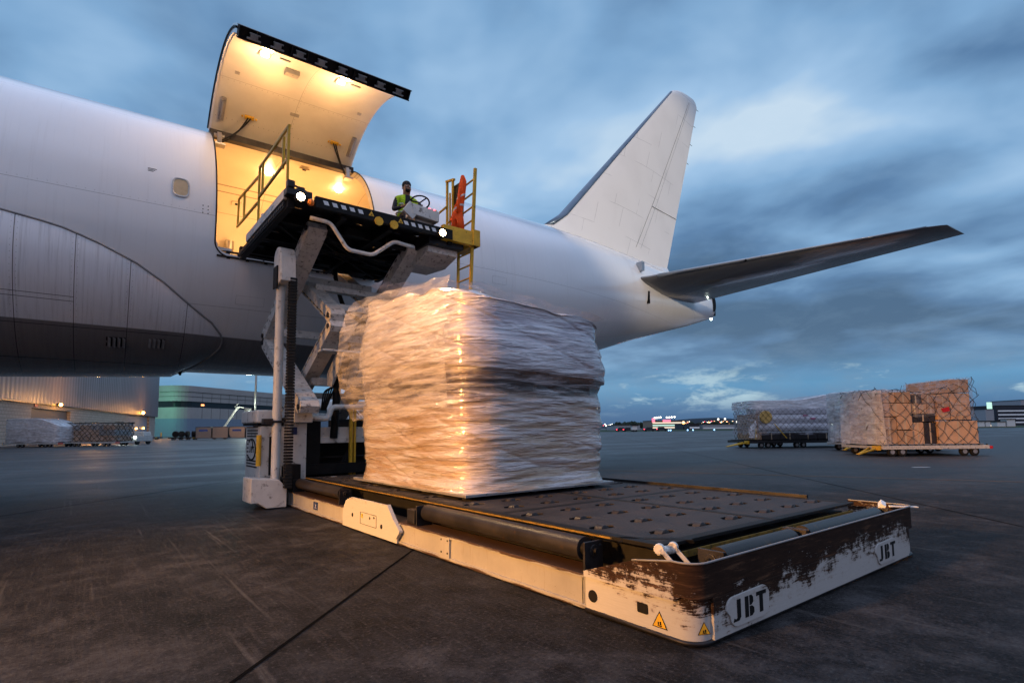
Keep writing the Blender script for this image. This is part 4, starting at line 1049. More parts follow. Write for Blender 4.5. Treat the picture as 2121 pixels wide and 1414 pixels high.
q.beam((-.3, 8.1, BZ - .26), (1.4, 10.2, BZ - .26), .05, .07); q.beam((2.7, 7.4, BZ - .28), (1.5, 9.1, BZ - .28), .05, .07)
for k in range(14):
    x, y = random.uniform(0, 2.6), random.uniform(7.6, 10.3); q.box((x, y, BZ - .34), (x + random.uniform(.08, .4), y + random.uniform(.06, .25), BZ - .2))
q.build('bridge_underframe', 'black_metal', ld, bevel=.004)
for k in range(6):
    a_ = Vector((random.uniform(.1, .8), random.uniform(8, 9), BZ - .32)); b_ = Vector((random.uniform(1.4, 2.6), random.uniform(8.6, 10.2), BZ - .33)); mid_ = (a_ + b_) / 2 - Vector((0, 0, .12))
    MB().tube([a_.lerp(mid_, t / 6).lerp(mid_.lerp(b_, t / 6), t / 6) for t in range(7)], .018, 6).build('hydraulic_hose', 'rubber', ld, smooth=True)
# left edge beam (cream), chain-like lower rail
q = MB(); q.box((-.47, 7.25, BZ - .13), (-.41, 8.65, BZ + .03)); q.box((-.47, 8.68, BZ - .13), (-.41, 9.9, BZ + .03)); q.box((-.475, 8.62, BZ - .10), (-.40, 8.70, BZ + .07)); q.build('bridge_side_panel', 'steel_white', ld, bevel=.006)
q = MB(); q.box((-.44, 7.3, BZ - .24), (-.40, 10.6, BZ - .14))
for k in range(30): q.cyl((-.455, 7.35 + k * .11, BZ - .19), (-.435, 7.35 + k * .11, BZ - .19), .035, 8)
q.build('side_roller_chain', 'dark_metal', ld)
q = MB(); q.box((-.47, 7.06, BZ - .10), (-.05, 7.24, BZ + .02)); q.box((-.46, 7.04, BZ + .02), (-.34, 7.16, BZ + .14)); q.box((-.28, 7.1, BZ + .02), (-.16, 7.2, BZ + .09)); q.beam((-.4, 7.1, BZ + .1), (-.12, 7.14, BZ + .04), .03, .03); q.build('bridge_corner_box', 'dark_metal', ld, bevel=.012)
# extension of the bridge to the doorway
q = MB(); q.box((-.40, 10.3, BZ - .10), (2.8, 10.55, BZ - .06)); q.box((-.45, 10.5, BZ - .22), (2.85, 10.62, BZ - .04))
for k in range(7): q.box((-.4 + k * .52, 10.55, BZ - .14), (-.36 + k * .52, 11.0, BZ - .06))
q.box((-.4, 10.95, BZ - .12), (2.8, 11.02, BZ - .05)); q.build('bridge_lip', 'black_metal', ld, bevel=.006)
# hand rail
rx = -.44; b = MB()
def bar(p0, p1, r=.024): b.beam(p0, p1, r * 1.6, r * 1.6)
bar((rx, 7.14, BZ + .06), (rx, 7.14, 6.42)); bar((rx, 7.42, 5.80), (rx, 7.42, 6.36)); bar((rx, 9.75, 5.20), (rx, 8.95, 6.46)) if False else bar((rx, 9.05, 5.10 + .1), (rx, 9.05, 6.45))
bar((rx, 7.10, 6.42), (rx, 9.08, 6.46)); bar((rx, 7.14, 5.86), (rx, 9.05, 5.86)); bar((rx, 8.80, 5.86), (rx, 8.80, 6.44))
b.build('hand_rail', 'yellow', ld)
b = MB(); bar((rx, 9.12, 6.30), (rx, 10.85, 6.45)); bar((rx, 9.12, 5.78), (rx, 10.95, 5.85)); bar((rx, 10.9, 5.85), (rx, 10.85, 6.47)); bar((rx, 10.3, 5.82), (rx, 10.3, 6.42)); b.build('hand_rail', 'yellow', ld)
# bridge floodlamps
for x, y in ((-.28, 6.93), (2.44, 6.98)):
    q = MB(); q.cyl((x, y - .0, 5.17), (x, y + .10, 5.17), .075, 20); q.beam((x, y + .08, 5.17), (x, y + .16, 5.25), .04, .04); h = q.build('flood_lamp', 'black_metal', ld, autos=40)
    MB().cyl((x, y - .012, 5.17), (x, y - .001, 5.17), .066, 20).build('lamp_lens', 'lamp_warm', h)
    light('flood_light', 'SPOT', (x, y - .06, 5.17), 420, (1, .66, .32), .07, ld, (-.12, -1, -.55), 150, .7)
MB().sphere((-.10, 6.99, 5.14), .06, 14, 8).build('amber_beacon', simple('amber_glass', (.7, .17, .02), .3), ld, smooth=True)
# bent stabiliser pipe under the bridge
pp = round_path([(-.02, 7.25, 4.98), (.33, 7.25, 4.97), (.66, 7.28, 4.56), (1.13, 7.28, 4.55), (1.56, 7.28, 4.90), (1.98, 7.28, 4.86)], .09, 5)
MB().tube(pp, .036, 12).build('stabiliser_pipe', 'arm_paint', ld, smooth=True)
# right-hand counterweight box below the bridge
q = MB(); q.prism([(7.4, 5.06), (8.7, 5.06), (8.7, 4.82), (7.9, 4.76), (7.4, 4.9)], lambda u, v, w_: (w_, u, v), 2.35, 3.05); q.build('platform_pod', 'arm_paint', ld, bevel=.01)
q = MB(); q.box((2.3, 7.25, 5.02), (3.1, 8.7, 5.28)); q.box((3.1, 7.3, 5.24), (3.5, 8.5, 5.28)); q.build('operator_floor', 'dark_metal', ld, bevel=.006)
# ladder and cage
b = MB(); lx = 3.3
def yb(p0, p1, r=.024): b.beam(p0, p1, r * 2, r * 1.6)
yb((lx, 7.10, 6.78), (lx, 7.30, 4.12), .030); yb((lx, 7.74, 5.62), (lx, 7.78, 4.25), .026)
for k in range(5): z = 4.22 + .27 * k; yb((lx, 7.30 - (z - 4.12) * .075, z), (lx, 7.77, z), .015)
for k in range(4): z = 5.70 + .29 * k; yb((lx, 7.30 - (z - 4.12) * .075, z), (lx, 7.62, z - .04), .015)
b.build('ladder', 'yellow', ld)
b = MB(); yb((lx, 8.22, 5.25), (lx, 8.22, 6.90)); yb((lx, 7.98, 5.25), (lx, 7.98, 6.85)); yb((lx, 8.26, 6.92), (lx, 7.92, 6.85), .026); yb((lx, 7.62, 5.25), (lx, 7.62, 6.60), .022); yb((lx, 8.25, 5.95), (lx, 7.62, 5.9), .018); yb((lx, 8.10, 5.25), (lx, 8.10, 6.6), .018)
b.build('safety_gate', 'yellow', ld)
MB().box((lx + .02, 7.62, 5.92), (lx + .05, 7.96, 6.72)).build('gate_mesh_panel', 'black_metal', ld)
b = MB(); b.tube(round_path([(3.0, 8.72, 5.28), (3.1, 8.5, 6.1), (3.28, 8.2, 6.32)], .2, 6), .026, 8); b.build('grab_rail', 'yellow', ld, smooth=True)
q = MB(); q.box((2.55, 7.12, 5.12), (3.42, 7.24, 5.42)); q.box((3.25, 7.1, 5.12), (3.42, 7.80, 5.46)); q.build('ladder_bracket', 'yellow', ld, bevel=.006)
# operator console
cm_ = Matrix.Rotation(R_(-16), 3, 'Y') @ Matrix.Rotation(R_(10), 3, 'X')
q = MB(); q.obox((2.24, 7.42, 5.62), (.60, .30, .22), cm_ if False else Matrix.Rotation(R_(4), 3, 'Y')); q.box((2.05, 7.4, 5.33), (2.45, 7.6, 5.52)); con = q.build('control_console', 'steel_white', ld, bevel=.015)
q = MB(); q.obox((1.92, 7.30, 5.60), (.26, .05, .26), Matrix.Rotation(R_(35), 3, 'Y')); q.build('console_shield', 'steel_white', con, bevel=.01)
q = MB(); q.cyl((2.2, 7.42, 5.70), (2.2, 7.50, 5.88), .022, 10)
wc = Vector((2.22, 7.50, 5.90)); nrm = Vector((.15, .35, 1)).normalized(); a1 = nrm.orthogonal().normalized(); a2 = nrm.cross(a1)
for k in range(24):
    p0, p1 = [wc + (a1 * math.cos(t) + a2 * math.sin(t)) * .19 for t in (2 * math.pi * k / 24, 2 * math.pi * (k + 1) / 24)]; q.cyl(p0, p1, .016, 8)
for t in (0, 2.1, 4.2): q.cyl(wc, wc + (a1 * math.cos(t) + a2 * math.sin(t)) * .19, .014, 6)
q.build('steering_wheel', 'black_metal', con, smooth=True)
for k, (x, mt) in enumerate(((2.36, 'lamp_red'), (2.42, 'red'), (2.47, 'lamp_red'), (2.31, 'black_metal'), (2.51, 'yellow'))): MB().cyl((x, 7.36, 5.72), (x, 7.36, 5.765), .018, 10).build('console_button', mt, con)
q = MB(); q.box((2.15, 8.30, 5.33), (2.58, 8.72, 5.68)); q.box((2.15, 8.72, 5.6), (2.58, 8.80, 6.05)); q.build('operator_seat', 'black_metal', ld, bevel=.03)

# ---------------- mast with energy chain, engine unit, rear frame
q = MB(); q.tube([(-.16, 8.42, .25), (-.16, 8.42, 4.25)], .078, 20); mast = q.build('mast', 'steel_white', ld, autos=40)
q = MB(); pr = [(8.58, 4.02), (8.58, 4.50)] + [(8.36 + .22 * math.cos(R_(a_)), 4.50 + .22 * math.sin(R_(a_))) for a_ in range(15, 166, 15)] + [(8.12, 4.50), (8.08, 4.05), (8.2, 4.02)]
q.prism([(u, v) for u, v in pr], lambda u, v, w_: (w_, u, v), -.25, .02); q.build('mast_cap', 'steel_white', mast, bevel=.02)
q = MB(); q.box((-.275, 8.25, 3.95), (-.255, 8.5, 4.35)); q.build('cap_slot', 'black_metal', mast)
q = MB()
for k in range(70):
    z = .35 + k * .054; q.box((-.085, 8.08, z), (.035, 8.20, z + .044)); q.box((-.10, 8.11, z + .006), (.05, 8.17, z + .036))
q.build('energy_chain', 'rubber', mast)
q = MB()
for z in (1.52,): q.tube([(-.16 + .095 * math.cos(t), 8.42 + .115 * math.sin(t), z) for t in [k * math.pi / 8 for k in range(17)]], .022, 6); q.box((-.40, 8.36, z - .05), (-.24, 8.5, z + .05))
q.build('mast_clamp', 'dark_metal', mast)
# corner foot of the rear frame
q = MB(); q.prism([(-.62, .12), (-.50, .12), (-.36, .02), (-.03, .02), (-.03, .34), (-.16, .50), (-.62, .54)], lambda u, v, w_: (u, w_, v), 8.15, 8.75); foot = q.build('rear_corner_frame', 'steel_white', ld, bevel=.012)
q = MB(); q.box((.0, 8.2, .30), (.22, 8.5, .75)); q.build('chain_tray', 'black_metal', ld, bevel=.01)
# engine unit
q = MB(); q.box((-.30, 9.0, .42), (.13, 10.1, 1.42)); q.box((-.34, 8.8, .5), (.11, 9.0, 1.44)); eng = q.build('engine_unit', 'steel_white', ld, bevel=.012)
q = MB(); q.box((-.42, 8.75, 1.50), (.0, 10.0, 1.74)); q.build('engine_cover', 'steel_white', eng, bevel=.03)
q = MB(); q.box((-.39, 8.8, 1.46), (.0, 9.95, 1.50)); q.build('engine_shadow_gap', 'black_metal', eng)
q = MB()
for k in range(3): q.box((-.306, 9.12, 1.24 + k * .055), (-.301, 9.98, 1.265 + k * .055)); q.box((-.306, 9.12, .66 + k * .055), (-.301, 9.98, .685 + k * .055))
for k in range(5): q.box((-.306, 9.12, .86 + k * .075), (-.301, 9.25, .89 + k * .075)); q.box((-.306, 9.85, .86 + k * .075), (-.301, 9.98, .89 + k * .075))
gr_ = q.build('engine_grille', 'black_metal', eng)
q = MB(); q.tube([(-.306, 9.60 + .33 * math.cos(t), 1.0 + .20 * math.sin(t)) for t in [R_(60 + k * 12) for k in range(22)]], .014, 5)
q.tube([(-.306, 9.66 + .16 * math.cos(t), 1.07 + .12 * math.sin(t)) for t in [R_(30 + k * 12) for k in range(16)]], .010, 5)
for y0 in (9.78,): q.box((-.306, 9.70, .94), (-.301, 9.73, 1.06)); q.box((-.306, 9.70, .94), (-.301, 9.79, .96))
q.box((-.306, 9.60, .94), (-.301, 9.63, 1.06)); q.box((-.306, 9.56, 1.03), (-.301, 9.6, 1.05)); q.box((-.306, 9.56, .94), (-.301, 9.6, .96)); q.box((-.306, 9.56, .985), (-.301, 9.6, 1.005)); q.box((-.306, 9.44, .94), (-.301, 9.47, 1.06)); q.box((-.306, 9.39, 1.04), (-.301, 9.52, 1.06))
q.build('maker_emblem', 'black_metal', eng)
q = MB(); q.cyl((-.38, 8.72, .72), (-.38, 8.72, 1.28), .045, 12); q.build('fire_extinguisher', 'yellow', eng, autos=40)
q = MB(); q.box((-.22, 8.62, .55), (-.16, 8.66, 1.25)); q.build('side_stencil', 'black_metal', eng)
# rear frame behind the deck: post, beam, dark bay
q = MB(); q.box((.10, 8.55, .45), (.42, 8.95, 1.50)); post = q.build('rear_post', 'steel_white', ld, bevel=.01)
MB().box((.14, 8.544, 1.28), (.24, 8.5495, 1.42)).build('lifting_sticker', 'sticker_blue', post)
q = MB(); q.box((.12, 8.35, 1.50), (.46, 8.85, 1.78)); q.build('hose_junction_box', 'steel_white', ld, bevel=.012)
q = MB(); q.box((.42, 9.0, 1.12), (3.3, 9.3, 1.42)); q.box((.42, 8.96, 1.10), (3.3, 9.0, 1.22)); q.build('rear_beam', 'steel_white', ld, bevel=.008)
q = MB(); q.box((.42, 9.6, .15), (3.4, 9.7, 1.2)); q.box((3.2, 8.6, .1), (3.5, 9.7, 1.5)); q.box((.42, 8.3, .1), (3.2, 9.6, .16)); q.build('machinery_bay', 'black_metal', ld)
q = MB(); q.cyl((.5, 9.4, .8), (3.1, 9.4, .8), .02, 8); q.cyl((.9, 9.45, .3), (.9, 9.45, 1.0), .03, 8); q.cyl((1.7, 9.4, .4), (1.7, 9.4, .9), .04, 8); q.build('bay_pipework', 'dark_metal', ld, smooth=True)
for k in range(4): MB().tube(round_path([(1.3 + .05 * k, 9.2, .2), (1.32 + .05 * k, 9.2, .7), (1.6 + .04 * k, 9.25, 1.05), (1.9, 9.3, 1.1)], .2, 6), .018, 6).build('hydraulic_hose', 'rubber', ld, smooth=True)
q = MB(); q.tube(round_path([(.30, 8.45, 1.60), (.80, 8.5, 1.57), (.86, 8.5, 1.80), (1.7, 8.5, 1.82), (2.4, 8.5, 1.80)], .10, 6), .055, 14); q.build('air_pipe', 'steel_white', ld, smooth=True)
q = MB(); q.box((1.40, 8.9, .42), (1.46, 8.96, 1.92)); q.box((1.49, 8.9, .42), (1.53, 8.96, 1.86)); q.build('yellow_post', 'yellow', ld)
q = MB(); q.box((.05, 8.8, .5), (3.6, 11.4, .7)); q.box((.1, 8.9, .7), (.8, 11.3, 1.6)); q.box((1.8, 9.8, .7), (2.6, 11.3, 1.6)); q.build('front_chassis', 'black_metal', ld)
for x, y in ((-.05, 10.2), (3.4, 10.2), (-.05, 9.6), (3.4, 9.6)):
    q = MB(); q.tube([(x, y, .35), (x + .3, y, .35)], .35, 24); q.build('chassis_wheel', 'rubber', ld, autos=40)
q = MB()
for k in range(7): q.sphere((.6 + random.uniform(0, 1.6), 7.0 + random.uniform(0, .9), DZ + .003), .05, 6, 3, (1.2, .7, .08))
q.build('deck_debris', 'white', ld)

# ================================================================== PERSON on the bridge
from mathutils import noise as mn
def nz(p, s): return mn.noise(Vector(p) * s)
def skinned(chains, name, sub=2):
    # chains: list of lists of (point, radius); first point of the first chain is the root; later chains may start with an index into the first
    vs, es, rs = [], [], []
    for ch in chains:
        prev = None
        for it in ch:
            if isinstance(it, int): prev = it; continue
            vs.append(it[0]); rs.append(it[1]); k = len(vs) - 1
            if prev is not None: es.append((prev, k))
            prev = k
    me = bpy.data.meshes.new(name); me.from_pydata(vs, es, []); o = bpy.data.objects.new(name, me); COL.objects.link(o)
    md = o.modifiers.new('skin', 'SKIN'); md.use_smooth_shade = True
    for k, r in enumerate(rs):
        r = r if isinstance(r, tuple) else (r, r)
        me.skin_vertices[0].data[k].radius = r; me.skin_vertices[0].data[k].use_root = (k == 0)
    s2 = o.modifiers.new('sub', 'SUBSURF'); s2.levels = sub; s2.render_levels = sub
    dgx = bpy.context.evaluated_depsgraph_get(); m2 = bpy.data.meshes.new_from_object(o.evaluated_get(dgx)); bpy.data.objects.remove(o)
    return m2
def make_person(loc, rz):
    t = thing('person', 'seated worker in dark jacket, dark beanie and yellow safety vest at the raised controls', 'person', loc, rz)
    body = [((0, .0, .44), (.16, .12)), ((0, -.01, .60), (.135, .10)), ((0, -.03, .76), (.165, .115)), ((0, -.03, .88), (.13, .09)), ((0, -.04, .955), (.055, .055)), ((0, -.055, 1.03), (.075, .085)), ((0, -.06, 1.12), (.082, .098)), ((0, -.055, 1.19), (.06, .075))]
    ch = [body, [5, ((0, -.155, 1.075), .018)]]
    def arm_(sx, el, wr_):
        sh = ((sx * .185, -.03, .85), .058); e = (el, .042); w_ = (wr_, .028)
        d = (Vector(wr_) - Vector(el)).normalized(); hand = Vector(wr_) + d * .06
        c = [3, sh, ((Vector(sh[0]) + Vector(el)) / 2, .05), e, ((Vector(el) + Vector(wr_)) / 2, .038), w_, (hand, (.038, .018))]
        c = [x if isinstance(x, int) else (tuple(x[0]), x[1]) for x in c]; out = [c]
        return out, hand, d
    a1, h1, d1 = arm_(-1, (-.27, -.10, .60), (-.16, -.34, .60)); a2, h2, d2 = arm_(1, (.28, -.10, .60), (.18, -.36, .64))
    n0 = len(body) + 1
    ch += a1; idx1 = n0 + 5
    ch += a2; idx2 = n0 + 11
    for hand, d, ix, sx in ((h1, d1, idx1, -1), (h2, d2, idx2, 1)):
        side = Vector((1, 0, 0)); side = (side - d * side.dot(d)).normalized(); dn = d.cross(side) * (1 if d.cross(side).z < 0 else -1)
        for k, (off, ln) in enumerate(((-.028, .062), (-.010, .072), (.009, .068), (.027, .052))):
            p0 = hand + side * off + d * .012; p1 = p0 + d * ln * .5 + dn * .008; p2 = p1 + d * ln * .3 + dn * .025
            ch.append([ix, (tuple(p0), .009), (tuple(p1), .0085), (tuple(p2), .007)])
        p0 = hand - side * sx * .038 - d * .02; p1 = p0 - side * sx * .018 + d * .03 + dn * .01; ch.append([ix, (tuple(p0), .010), (tuple(p1), .009), (tuple(p1 + d * .022 + dn * .012), .008)])
    for sx in (-1, 1):
        ch.append([0, ((sx * .10, -.06, .43), .085), ((sx * .13, -.26, .45), .07), ((sx * .14, -.44, .46), .06), ((sx * .14, -.46, .26), .05), ((sx * .14, -.45, .08), .04), ((sx * .14, -.52, .04), .042), ((sx * .14, -.61, .035), .03)])
    me = skinned(ch, 'body')
    me.materials.clear()
    for k in ('skin', 'dark_cloth', 'black_metal'): me.materials.append(M[k])
    for p in me.polygons:
        c = p.center; hand = min((c - h1).length, (c - h2).length) < .10
        p.material_index = 0 if (c.z > .95 and c.y < -.06) or hand else (2 if c.z < .10 else 1)
    o = bpy.data.objects.new('body', me); COL.objects.link(o); o.parent = t
    v = MB()
    for p in me.polygons:
        c = p.center
        if .46 < c.z < .93 and abs(c.x) < .205 and (abs(c.x) > .055 or c.y > 0.0) and not ((c - h1).length < .2 or (c - h2).length < .2):
            vv = [me.vertices[i].co + me.vertices[i].normal * .014 for i in p.vertices]; v.add(vv, [tuple(range(len(vv)))])
    for sx in (-1, 1):
        v.grid(8, 8, lambda a, b_: (sx * (.08 + .07 * a), -.30 - .20 * b_, .485 + .075 * math.sin(math.pi * a)))
    v.build('safety_vest', 'hivis', t, smooth=True, solid=.004)
    q = MB(); q.sphere((0, -.045, 1.165), .098, 16, 10, (.88, 1.02, .88)); 
    q.build('beanie', 'dark_cloth', t, smooth=True)
    for zb in (.58, .74):
        q = MB(); q.tube([(.185 * math.cos(a), -.015 + .148 * math.sin(a), zb) for a in [R_(-60 + k * 20) for k in range(16)]], .016, 6); q.build('reflective_band', 'reflective', t, smooth=True)
    q = MB(); q.sphere((0, -.115, 1.035), .05, 12, 8, (1.1, .75, .9)); q.build('beard', 'black_metal', t, smooth=True)
    for sx in (-1, 1):
        q = MB(); q.sphere((sx * .028, -.146, 1.105), .010, 8, 6); q.build('eye', 'white', t, smooth=True)
        q = MB(); q.sphere((sx * .082, -.05, 1.09), .022, 8, 6, (.4, .8, 1.2)); q.build('ear', 'skin', t, smooth=True)
    return t
pr_ = make_person((2.33, 8.34, 5.30), R_(-8)); pr_.scale = (1.12, 1.12, 1.10)

# orange coveralls hung on the gate
def cov(u, v):
    a = 2 * math.pi * u; z = 6.72 - v * .90
    wd = .035 + .07 * min(1, v * 5) + .075 * v + .015 * math.sin(v * 9)
    if v > .9: wd *= 1.12 - .3 * (v - .9)
    f = .30 * math.sin(a * 4 + v * 5) + .22 * math.sin(a * 7 - v * 4) + .5 * nz((math.cos(a) * 2, math.sin(a) * 2, v * 4), 1.4)
    cy = 7.43 + .19 * v - .05 * math.sin(v * 5); dp = .030 + .040 * v
    return (3.20 - dp * (math.sin(a) + .55 * f), cy + wd * math.cos(a) * (1 + .10 * f), z + .02 * math.sin(a * 3) * (v > .95))
q = MB(); q.grid(64, 50, cov, True)
for s_, z1 in ((-1, 5.50), (1, 5.62)):
    q.tube([(3.19, 7.62 + s_ * .05, 6.05), (3.185, 7.62 + s_ * .085, 5.85), (3.18, 7.60 + s_ * .12, 5.72), (3.18, 7.61 + s_ * .14, z1)], .06, 16, radii=[.05, .085, .072, .08])
o = q.build('coveralls', 'orange_cloth', None, smooth=True); tag(o, 'bright orange coveralls with silver bands draped over the yellow gate', 'coveralls')
ch_ = MB()
for v0, u0, u1 in ((.50, .0, 1.0), (.72, .0, 1.0)): ch_.grid(48, 3, lambda u, v: tuple(Vector(cov(u, v0 + .045 * v + .03 * math.cos(2 * math.pi * u))) + Vector((-.006 * math.sin(2 * math.pi * u), .006 * math.cos(2 * math.pi * u), 0))), True)
ch_.build('reflective_band', 'reflective', o, smooth=True)
q = MB(); q.tube([(3.17, 7.50, 6.45), (3.13, 7.47, 6.15), (3.12, 7.50, 5.9)], .03, 10, radii=[.03, .035, .038]); q.build('sleeve', 'orange_cloth', o, smooth=True)

# ================================================================== WRAPPED LOAD on the deck
def nz(p, s): return mn.noise(Vector(p) * s)
wl = thing('wrapped_pallet_load', 'tall bulky load wrapped in glossy plastic film on the loader deck', 'pallet load', (1.78, 4.9, .585))
hw_, hd_ = 1.22, 1.60
q = MB(); q.box((-hw_ - .03, -hd_ - .03, -.02), (hw_ + .03, hd_ + .03, .012)); q.build('pallet_sheet', 'alu', wl, bevel=.004)
def topz(x, y):
    u = (x + hw_) / (2 * hw_); v = (y + hd_) / (2 * hd_)
    return 2.42 + .42 * v * (1 - u * .5) - .22 * u + .06 * nz((x, y, 3), 1.7)
def stack(parent, x0, x1, y0, y1, z0, rows, seed, mats=('cardboard', 'cardboard_dark'), gap=.01, label=False, cols=None, hmax=None):
    rnd = random.Random(seed); z = z0
    for rh, nc in rows:
        xw = (x1 - x0) / nc
        for i in range(nc):
            j0, j1 = rnd.uniform(0, .03), rnd.uniform(0, .03)
            h = rh * rnd.uniform(.92, 1.0); b = MB(); X0, X1 = x0 + i * xw + gap, x0 + (i + 1) * xw - gap
            if hmax and z + h > hmax((X0 + X1) / 2): h = hmax((X0 + X1) / 2) - z
            if h < .12: continue
            b.box((X0, y0 + j0, z), (X1, y1 - j1, z + h))
            c = b.build('carton', mats[rnd.randrange(len(mats))], parent, bevel=.012)
            tp = MB(); xm_ = (X0 + X1) / 2; tp.box((xm_ - .03, y0 + j0 - .002, z + .01), (xm_ + .03, y0 + j0 + .01, z + h - .01)); tp.build('tape_strip', 'tape', c)
        z += rh
stack(wl, -hw_ + .10, hw_ - .1, -hd_ + .12, hd_ - .12, .02, [(.36, 3), (.34, 2), (.36, 3)], 5)
stack(wl, -hw_ + .16, hw_ - .16, -hd_ + .18, hd_ - .18, 1.10, [(.26, 1)], 6, ('dark_box',))
stack(wl, -hw_ + .12, hw_ - .12, -hd_ + .14, hd_ - .14, 1.38, [(.44, 2), (.44, 3)], 8)
q = MB()
def se(t, a, b, n=7.0):
    c, s_ = math.cos(t), math.sin(t); r = (abs(c) ** n + abs(s_) ** n) ** (-1 / n); return a * c * r, b * s_ * r
def film(u, v):
    t = 2 * math.pi * u
    if v < .86:
        h = v / .86; x, y = se(t, hw_, hd_); zt = topz(x, y); z = .01 + (zt - .01) * h
        bul = .10 * math.sin(math.pi * min(1, h * 1.1)) * (1 if h > .62 else .5) + (-.04 * math.exp(-((z - 1.24) / .10) ** 2)) + .07 * math.exp(-((h - .72) / .16) ** 2)
        fold = .024 * nz((x * .35, y * .35, z * 4.0 + (x + y) * .5), 1.6) + .010 * nz((x * .6 + 4, y * .6, z * 9 - (x - y)), 1.9) - .016 * max(0, 1 - abs((z - .55 + .35 * (x - y)) % .52 - .26) / .03) * (.4 + nz((x, y, z), 1.2)) + .03 * nz((x, y, z), 1.1) + .02 * abs(nz((x * .5 + z * .6, y * .5 - z * .5, z * 4), 2.6))
        if h < .06: bul += .05 * (1 - h / .06)
        L = math.hypot(x, y); k = 1 + (bul + fold) / L
        return (x * k, y * k, z)
    h = (v - .86) / .14; x, y = se(t, hw_, hd_, 7 - 4 * h); s_ = 1 - h * .995; x *= s_; y *= s_
    return (x * (1 + .03 * (1 - h)), y * (1 + .03 * (1 - h)), topz(x, y) + .10 * (1 - (1 - h) ** 3) + .05 * nz((x, y, 7), 2.5))
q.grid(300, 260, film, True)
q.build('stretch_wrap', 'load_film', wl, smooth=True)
def veil(name, fn, nu=50, nv=40, mt='film'):
    b = MB(); b.grid(nu, nv, fn); return b.build(name, mt, wl, smooth=True)
veil('loose_film', lambda u, v: (-hw_ - .02 - .30 * (math.sin(math.pi * v) ** .7) * (.25 + .75 * u) + .05 * nz((u * 4, v * 6, 1), 1.5), -hd_ + .3 + 3.0 * u, .9 + v * (1.75 + .25 * u) + .08 * nz((u * 3, v * 2, 5), 2)), mt='film_veil')
veil('loose_film', lambda u, v: (-hw_ + .1 + 2.3 * v, -hd_ + 3.2 * u, topz(-hw_ + 2.3 * v, -hd_ + 3.2 * u) + .12 + .22 * u * (1 - v) + .08 * nz((u * 3, v * 3, 9), 2)), mt='film_veil')
# ================================================================== DOLLIES AND LOADS ON THE RIGHT
def wheel(parent, x, y, r=.19, w_=.14):
    q = MB(); q.tube([(x, y, r), (x, y + .02, r), (x, y + w_ - .02, r), (x, y + w_, r)], r, 22, radii=[r * .86, r, r, r * .86]); t = q.build('wheel', 'rubber', parent, autos=35)
    q = MB(); q.cyl((x, y - .004, r), (x, y + w_ + .004, r), r * .5, 14); q.build('hub', 'alu', t, autos=40)
def dolly(L, Dp, label, loc, rz, group, bar=True, tow=(-1.25, -.35), wheels=(.16, .84), plate='dolly_white'):
    t = thing('pallet_dolly', label, 'dolly', loc, rz, group)
    q = MB(); q.box((0, 0, .30), (L, .08, .46)); q.box((0, Dp - .08, .30), (L, Dp, .46)); q.box((0, .08, .32), (.08, Dp - .08, .44)); q.box((L - .08, .08, .32), (L, Dp - .08, .44)); q.build('frame', plate, t, bevel=.012)
    q = MB(); q.box((.08, .08, .34), (L - .08, Dp - .08, .38))
    for k in range(12): q.cyl((.15, .15 + k * (Dp - .3) / 11, .455), (L - .15, .15 + k * (Dp - .3) / 11, .455), .03, 8)
    for k in range(14): q.box((.1 + k * (L - .2) / 13 - .02, -.01, .46), (.1 + k * (L - .2) / 13 + .02, .05, .51))
    q.build('roller_bed', 'black_metal', t)
    for u in wheels:
        for dx_ in (-.22, .22):
            wheel(t, L * u + dx_, .14); wheel(t, L * u + dx_, Dp - .28)
    if bar:
        q = MB(); q.beam((.05, .35, .36), (tow[0], tow[1], .14), .07, .05); q.beam((.05, .95, .36), (tow[0], tow[1], .14), .07, .05); q.tube([(tow[0] + .08 * math.cos(a), tow[1] + .08 * math.sin(a), .14) for a in [k * math.pi / 5 for k in range(11)]], .02, 6); q.build('tow_bar', 'yellow', t)
    q = MB(); q.box((-.14, .1, .26), (.0, .5, .46)); q.build('coupling', 'yellow', t, bevel=.01)
    q = MB(); q.box((L - .01, .02, .30), (L + .16, .5, .42)); q.build('coupling', 'red' if plate == 'dolly_white' else 'yellow', t, bevel=.01)
    return t
def cord_net(parent, x0, x1, y0, y1, z0, topf, cell=.34, r=.013, off=.03, irregular=.05, seed=1, name='cargo_net', hmx=3.0):
    rnd = random.Random(seed); q = MB(); Lx, Ly = x1 - x0, y1 - y0; per = 2 * Lx + 2 * Ly
    def P_(s, h):
        s %= per
        if s < Lx: x, y = x0 + s, y0 - off
        elif s < Lx + Ly: x, y = x1 + off, y0 + s - Lx
        elif s < 2 * Lx + Ly: x, y = x1 - (s - Lx - Ly), y1 + off
        else: x, y = x0 - off, y1 - (s - 2 * Lx - Ly)
        zt = topf(min(x1, max(x0, x)))
        if h <= zt - z0: return Vector((x, y, z0 + h))
        e = h - (zt - z0); cy = y0 + min(e, Ly) if s < Lx else y
        return Vector((x, cy, zt + off))
    n = int(per / cell)
    for k in range(n):
        for sg in (-1, 1):
            pts = []; H = 0; i = 0
            while H < hmx and i < 40:
                s = k * per / n + sg * i * cell * .5; p = P_(s, H)
                jit = Vector((nz((s, H, seed), 2.3), 0, nz((H, s, seed + 5), 2.3))) * irregular * 2
                if H > 0: p = p + jit
                pts.append(p); H += cell * .5 * 1.05; i += 1
            q.tube(pts, r, 3, False)
    return q.build(name, 'net', parent)
